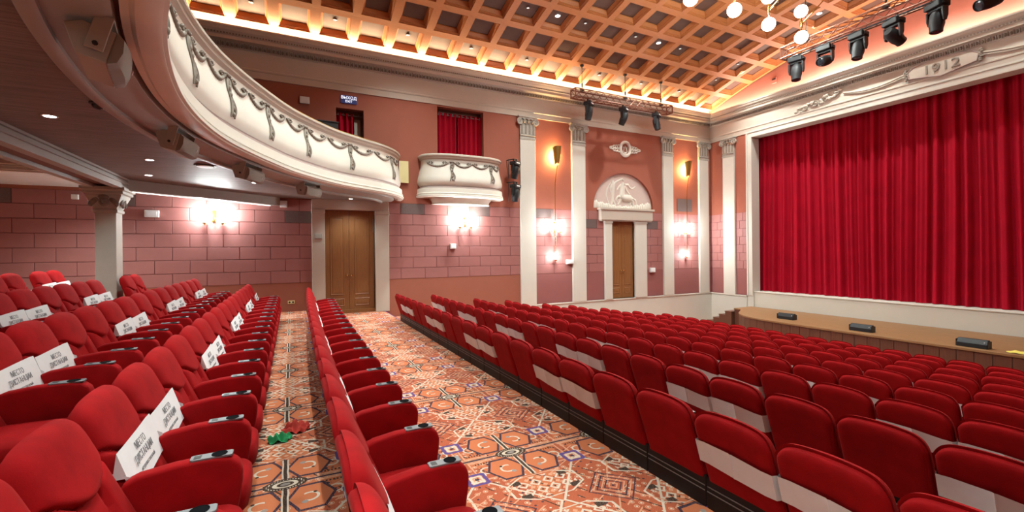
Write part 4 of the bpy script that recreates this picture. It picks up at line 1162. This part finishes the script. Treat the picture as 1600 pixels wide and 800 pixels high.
# ---- rows under the balcony (seen from the front)
LEFT = {1: (-0.95, 0.15, [2.46 + 0.57*i for i in range(-2, 18)], lambda i: i % 4 in (3, 0)),
        2: (-1.95, 0.33, [4.94 + 0.577*i for i in range(-2, 13)], lambda i: i % 4 in (1, 2)),
        3: (-3.12, 0.44, [7.25 + 0.577*i for i in range(-1, 6)] + [11.85, 12.42], lambda i: i in (1, 2, 5, 6)),
        4: (-4.37, 0.57, [9.55, 10.12, 10.69, 11.66, 12.24], lambda i: i in (3, 4))}
for k, (X, Z, ys, band) in LEFT.items():
    n = len(ys)
    for i, y in enumerate(ys):
        o_ = ORD[n-1-i]
        place(proto, X, y, Z, 'red velvet seat in the %s row under the balcony, %s from the side wall' % (ORD[k-1], o_), 'seats in the rows under the balcony')
        if band(i):
            place(paper0, X, y, Z, 'white printed paper sleeve, %s row under the balcony, %s seat from the wall' % (ORD[k-1], o_), 'printed paper sleeves on seats under the balcony')
# ================================================================ stage
front = []
for i in range(41):
    y = OPS - 0.1 + (OPN - OPS + 0.2)*i/40
    a = (y - CY)/5.4
    x = 14.30 + 0.22*a*a + 0.95*abs(a)**9
    front.append((min(x, 16.2), y))
top = front + [(ST-0.002, OPN+0.1), (ST-0.002, OPS-0.1)]
stg = thing('stage', 'low wooden stage with bowed front in front of the red curtain', 'stage', (0, 0, -1.46))
obj('stage_floor', MB().prism(top, 'z', 0.80, 0.86), M_STAGE, stg, bevel=0.006, seg=1)
for i in range(40):
    (xa, ya), (xb, yb) = front[i], front[i+1]
    t_ = Vector((xb-xa, yb-ya, 0)).normalized(); n_ = Vector((t_.y, -t_.x, 0)) * -0.0
    g = 0.006
    a0 = Vector((xa+.03, ya, 0)) + t_*g; b0 = Vector((xb+.03, yb, 0)) - t_*g; w_ = Vector((0.04, 0, 0))
    obj('front_board', MB().add([(a0.x,a0.y,0),(b0.x,b0.y,0),(b0.x+.05,b0.y,0),(a0.x+.05,a0.y,0),(a0.x,a0.y,.80),(b0.x,b0.y,.80),(b0.x+.05,b0.y,.80),(a0.x+.05,a0.y,.80)],
        [(3,2,1,0),(4,5,6,7),(0,1,5,4),(1,2,6,5),(2,3,7,6),(3,0,4,7)]), M_STFRONT, stg)
stp = thing('stage_steps', 'dark wooden steps climbing to the far end of the stage', 'steps', (16.6, 12.1, -1.46))
for k in range(5):
    h = 0.86 - 0.16*(k+1) + 0.0
    obj('step', MB().box(-0.55, 0.62, 0.12 + 0.29*k, 0.12 + 0.29*(k+1), 0, h).box(-0.57, 0.62, 0.11+0.29*k, 0.13+0.29*(k+1), h, h+0.03), M_STFRONT, stp)
obj('baseboard_right', MB().box(ST+0.04, ST+0.85, OPS, OPN, -0.62, 0.02).box(ST+0.02, ST+0.85, OPS, OPN, 0.0, 0.035), M_CREAM, kind='structure', bevel=.006, seg=1)
# curtain
rnd = random.Random(3)
Ws = OPN - OPS + 0.3
cuts = [0.0]
while cuts[-1] < Ws: cuts.append(cuts[-1] + rnd.uniform(0.11, 0.30))
amps = [rnd.uniform(0.35, 1.0) for _ in cuts]
def fold(s):
    return (0.055*math.sin(2*PI*s/0.41 + 1.9*math.sin(s*0.83+1) + 1.1*math.sin(s*2.1)) + 0.036*math.sin(2*PI*s/0.223 + 2.3*math.sin(s*1.37+2))
            + 0.018*math.sin(2*PI*s/0.127 + 2.0*math.sin(s*0.61)) )
def cfn(a, b):
    s = a*Ws
    drift = 0.07*math.sin(s*1.3+b*1.7)*b
    f = fold(s + drift); f = math.copysign(abs(f/0.11)**0.8*0.11, f)
    x = ST + 0.62 - f*(0.80+0.40*b) + 0.03*math.sin(s*0.9)
    return (x, OPS - 0.15 + s, 6.75 - (6.75-0.045)*b)
cu = thing('stage_curtain', 'huge crimson velvet curtain hanging in deep folds across the stage', 'curtain', (0, 0, 0))
obj('fabric', MB().grid(cfn, 1100, 10), M_CURTAIN, cu, smooth=80)
# stage monitors / floor lights
for (x, y, lab) in ((15.15, 9.40, 'black floor light on the stage edge, farthest from the camera'), (14.75, 6.98, 'black floor light on the stage edge, middle of three'), (14.62, 4.60, 'black floor light on the stage edge, nearest of three')):
    t = thing('stage_floor_light', lab, 'light', (x, y, -0.60), group='floor lights on the stage')
    obj('housing', MB().prism([(-.11,0),(.11,0),(.11,.14),(.05,.20),(-.03,.20),(-.11,.10)], 'y', -.27, .27), M_LIGHTBODY, t, bevel=.01)
    obj('end_plate', MB().box(-.10, .10, .27, .285, .01, .17).box(-.10, .10, -.285, -.27, .01, .17), M_BLACK, t)
    obj('indicator', MB().ball((-.09, -.22, .14), .012, 6, 4), M_PAPER, t)
t = thing('yellow_cloth', 'crumpled yellow cloth lying on the stage edge at far right', 'cloth', (14.62, 3.86, -0.60))
def rag(seed, sx, sy, h, n=12):
    r_ = random.Random(seed); ph = [r_.uniform(0, 6.28) for _ in range(6)]
    def fn(a, b):
        u, v = 2*a-1, 2*b-1; rr = min(1, math.hypot(u, v)/1.2)
        z = h*(0.45+0.35*math.sin(5*u+ph[0])*math.cos(4*v+ph[1])+0.13*math.sin(7*u+5*v+ph[2]))*(1-rr**3) + 0.006
        return (u*sx*(1-0.22*v*v)*(1+0.08*math.sin(4*v+ph[3])), v*sy*(1-0.22*u*u)*(1+0.08*math.sin(3*u+ph[4])), max(0.004, z))
    return MB().grid(fn, n, n)
obj('fold', rag(1, .13, .18, .06), M_YELLOW, t, smooth=80)

# ---- 1912 cartouche and stucco on the frieze
ca = thing('date_cartouche', 'stucco cartouche with the date 1912 over the stage', 'ornament', (ST-0.03, 6.05, 7.16))
poly = [(-.80,.07),(-.66,.17),(-.35,.23),(0,.25),(.35,.23),(.66,.17),(.80,.07),(.76,-.14),(.40,-.20),(0,-.29),(-.40,-.20),(-.76,-.14)]
obj('plaque', MB().prism(poly, 'x', -.05, 0.02), M_CORNICE, ca, bevel=.015)
obj('border', MB().tube([(-.052, y, z) for y, z in poly], .020, 6, closed=True), M_MAUVE, ca, smooth=60)
me = text_mesh('1912', .38, .03, 1.15); me.materials.append(M_PATINA)
obj('numerals', me, None, ca, loc=(-.055, 0, -.03), rot=(PI/2, 0, -PI/2), label='raised numerals 1912')
for s_ in (-1, 1):
    g = MB()
    for k in range(7): g.ball((-.05, s_*(.84+.02*math.sin(k*2)), .14-.05*k), (.035,.05,.04), 7, 5)
    obj('tassel', g, M_PATINA, ca, smooth=70)
    g = MB()
    g.tube([(-.03, s_*(.88+1.72*i/16), .04 - .16*math.sin(PI*i/16*.9) + .06*i/16) for i in range(17)], .028, 6)
    g.tube([(-.02, s_*(.88+1.72*i/16), -.02 - .17*math.sin(PI*i/16*.9) + .10*i/16) for i in range(17)], .020, 6)
    obj('drapery_swag', g, M_CORNICE, ca, smooth=70)
for s_, lab in ((1, 'stucco relief of foliage and scrolls at the far end of the stage frieze'),):
    t = thing('frieze_relief', lab, 'ornament', (ST-0.03, 6.05 + s_*3.3, 7.17))
    r2 = random.Random(5); g = MB()
    for k in range(26):
        f = k/25
        g.ball((-.02, s_*(-.62+1.5*f)+r2.uniform(-.05,.05), .13-.32*f+r2.uniform(-.10,.10)), (.05, r2.uniform(.05,.11), r2.uniform(.035,.07)), 8, 5)
    obj('foliage', g, M_CORNICE, t, smooth=70)
    g = MB()
    for (y, z, r) in ((-.5,.10,.10),(-.15,.0,.12),(.2,-.08,.11),(.55,-.15,.09)):
        g.tube([(-.05, s_*(y + r*(1-i/24*.85)*math.cos(i/24*9)), z + r*(1-i/24*.85)*math.sin(i/24*9)) for i in range(25)], .02, 5)
    obj('scroll', g, M_PATINA, t, smooth=70)

# ================================================================ lighting trusses and moving heads
def moving_head(loc, rotz, tiltx, lab, grp, scale=1.0):
    t = thing('moving_head_light', lab, 'stage light', loc, rotz, grp)
    t.scale = (scale,)*3
    b = obj('base', MB().box(-.17,.17,-.14,.14,-.13,0), M_LIGHTBODY, t, bevel=.02)
    obj('handle', MB().box(-.20,-.17,-.08,.08,-.10,-.03).box(.17,.20,-.08,.08,-.10,-.03), M_LIGHTBODY, b, bevel=.006, seg=1)
    obj('display', MB().box(-.09,.09,-.145,-.138,-.09,-.05), M_PAPER, b)
    obj('clamp', MB().box(-.10,-.05,-.03,.03,0,.09).box(.05,.10,-.03,.03,0,.09), M_BLACK, b)
    y_ = obj('yoke', MB().box(-.17,.17,-.06,.06,-.18,-.13).loft([[(-.185,-.07,-.15),(-.14,-.07,-.15),(-.14,.07,-.15),(-.185,.07,-.15)],[(-.19,-.06,-.34),(-.145,-.06,-.34),(-.145,.06,-.34),(-.19,.06,-.34)],[(-.18,-.035,-.44),(-.145,-.035,-.44),(-.145,.035,-.44),(-.18,.035,-.44)]])
             .loft([[(.14,-.07,-.15),(.185,-.07,-.15),(.185,.07,-.15),(.14,.07,-.15)],[(.145,-.06,-.34),(.19,-.06,-.34),(.19,.06,-.34),(.145,.06,-.34)],[(.145,-.035,-.44),(.18,-.035,-.44),(.18,.035,-.44),(.145,.035,-.44)]]), M_LIGHTBODY, t, bevel=.008, seg=1)
    hd = MB().lathe([(.001,.20),(.09,.19),(.125,.13),(.135,.02),(.135,-.10),(.115,-.20),(.115,-.26),(.10,-.27),(.09,-.25)], (0,0,0), 16)
    h_ = obj('lamp_head', hd, M_LIGHTBODY, t, loc=(0,0,-.37), rot=(tiltx, 0, 0), smooth=40)
    obj('lens', MB().lathe([(.001,-.262),(.06,-.258),(.092,-.248)], (0,0,0), 16), M_LENS, h_)
    return t
def truss(name, lab, A, B, w=0.29, grp=None):
    A, B = Vector(A), Vector(B); L = (B-A).length; t_ = (B-A).normalized()
    t = thing(name, lab, 'truss', A)
    t.rotation_euler = (0, 0, math.atan2(t_.y, t_.x)); h = w/2
    for (y, z) in ((-h,-h),(h,-h),(-h,h),(h,h)):
        obj('chord', MB().cyl((0,y,z),(L,y,z), .024, n=8), M_TRUSS, t)
    n = round(L/0.30); me = {}
    for k in range(n):
        x0, x1 = L*k/n, L*(k+1)/n
        for q, (p0, p1) in enumerate((((0,-h,-h),(1,-h,h)), ((0,h,h),(1,h,-h)), ((0,-h,h),(1,h,h)), ((0,h,-h),(1,-h,-h)))):
            if q not in me:
                me[q] = MB().cyl((0,p0[1],p0[2]),(x1-x0,p1[1],p1[2]), .012, n=5).mesh('brace'); me[q].materials.append(M_TRUSS)
            obj('brace', me[q], None, t, loc=(x0, 0, 0))
    for x in (0, L): obj('end_frame', MB().box(x-.015,x+.015,-h-.02,h+.02,-h-.02,-h+.02).box(x-.015,x+.015,-h-.02,h+.02,h-.02,h+.02).box(x-.015,x+.015,-h-.02,-h+.02,-h,h).box(x-.015,x+.015,h-.02,h+.02,-h,h), M_TRUSS, t)
    return t
def hanger(t, x, z0, z1):
    c = obj('hanging_cable', MB().cyl((x,0,z0),(x,0,z1), .011, n=6), M_BLACK, t)
    obj('ceiling_hook', MB().lathe([(.07,z1),(.07,z1-.04),(.03,z1-.08),(.001,z1-.08)], (x,0,0), 10), M_BLACK, c)
    obj('chain_hoist', MB().cyl((x,0,z0+.12),(x,0,z0+.26), .03, n=8).box(x-.06,x+.06,-.05,.05,z0-.02,z0+.06), M_BLACK, c)
T1 = truss('lighting_truss', 'short copper-toned lighting truss hung along the far side wall', (8.95, 13.0, 7.36), (13.55, 13.0, 7.36))
for x, dz in ((.38, .88), (2.35, .90), (4.15, .92)): hanger(T1, x, .15, vault(13.0) + .0 - 7.36)
for (x, tx, lab) in ((9.62, .15, 'black moving head light on the side wall truss, leftmost of three'), (11.22, .42, 'black moving head light on the side wall truss, middle of three'), (12.85, -.20, 'black moving head light on the side wall truss, rightmost of three')):
    moving_head((x, 13.0, 7.14), .5, tx, lab, 'moving heads on the side wall truss')
T2 = truss('lighting_truss', 'long copper-toned lighting truss hung across the hall before the stage', (12.5, 7.76, 7.28), (12.5, 0.5, 7.28))
for x in (0.6, 2.4, 4.6): hanger(T2, x, .15, vault(7.76 - x) - 7.28)
for k, (y, tx) in enumerate(((7.42, .15), (6.68, 1.25), (5.93, .25), (5.22, -1.1), (4.45, .10), (3.62, 1.2))):
    moving_head((12.5, y, 7.06), PI/2 + .2 - .15*k, tx, 'black moving head light on the stage truss, %s from the left' % ORD[k], 'moving heads on the stage truss', 1.0)
t = thing('cable_bar', 'thin black bar with cables under the stage truss', 'bar', (12.42, 7.7, 7.09))
obj('pipe', MB().cyl((0,0,0),(0,-7.2,0), .022, n=8), M_BLACK, t)
# two units on arms beside the first pilaster
for (z, tx, lab) in ((4.95, .30, 'upper black moving head light on the wall left of the first pilaster'), (4.15, .12, 'lower black moving head light on the wall left of the first pilaster')):
    m_ = moving_head((7.05, D-.38, z), .4, tx, lab, 'moving heads beside the first pilaster', .95)
    obj('wall_arm', MB().tube([(0,.41,.1),(0,.1,.1),(0,0,.09)], .02, 6).tube([(-.15,.2,.1),(-.15,.2,-.62)], .012, 6), M_BLACK, m_)

# ================================================================ globe chandelier
ch = thing('globe_chandelier', 'brass chandelier with opal glass globes hanging before the stage', 'chandelier', (10.6, CY, 8.6))
obj('rail', MB().cyl((-3.2,0,0),(2.2,0,0), .03, n=10), M_BRASS, ch)
for x in (-2.2, 1.4): obj('suspension_rod', MB().cyl((x,0,0),(x,0,.9), .012, n=8), M_BRASS, ch)
for (gx, gy) in ((11.93, 6.95), (10.52, 6.90), (9.18, 6.83), (7.89, 6.93)):
    x, y = gx - 10.6, gy - CY
    st_ = obj('stem', MB().cyl((x,y,-1.3),(x,y,-.63), .022, n=8).cyl((x,y,-1.06),(x,y,-.88), .035, n=8), M_BRASS, ch)
    obj('arm', MB().tube([(x,y,-.97),(x+.12,y-.25,-.72),(x+.36,y-.75,-.15),(x+.40,0,0)], .016, 6), M_BRASS, st_)
    for z in (-1.3, -.63):
        obj('glass_globe', MB().ball((x,y,z), .155, 18, 12), M_GLOBE, ch, smooth=180, label='lit opal glass globe')
        lamp('globe_glow', 'POINT', (x, y, z), 60*K_CHAND, NEUT, radius=.17, parent=ch)

# ================================================================ cloths on the aisle carpet
t = thing('green_cloth', 'crumpled green cloth on the carpet of the narrow aisle', 'cloth', (-0.11, 4.42, 0.15))
obj('fold', rag(2, .085, .06, .10, 16), M_GREEN, t, smooth=80)
obj('fold', rag(9, .05, .045, .07), M_GREEN, t, smooth=80, loc=(.06, .03, .005))
t = thing('orange_cloth', 'crumpled orange-red cloth beside the green cloth on the narrow aisle', 'cloth', (0.02, 4.60, 0.15))
obj('fold', rag(4, .11, .08, .13, 16), M_ORANGEC, t, smooth=80)
obj('fold', rag(6, .05, .05, .08), M_ORANGEC, t, smooth=80, loc=(.08, .02, .005))
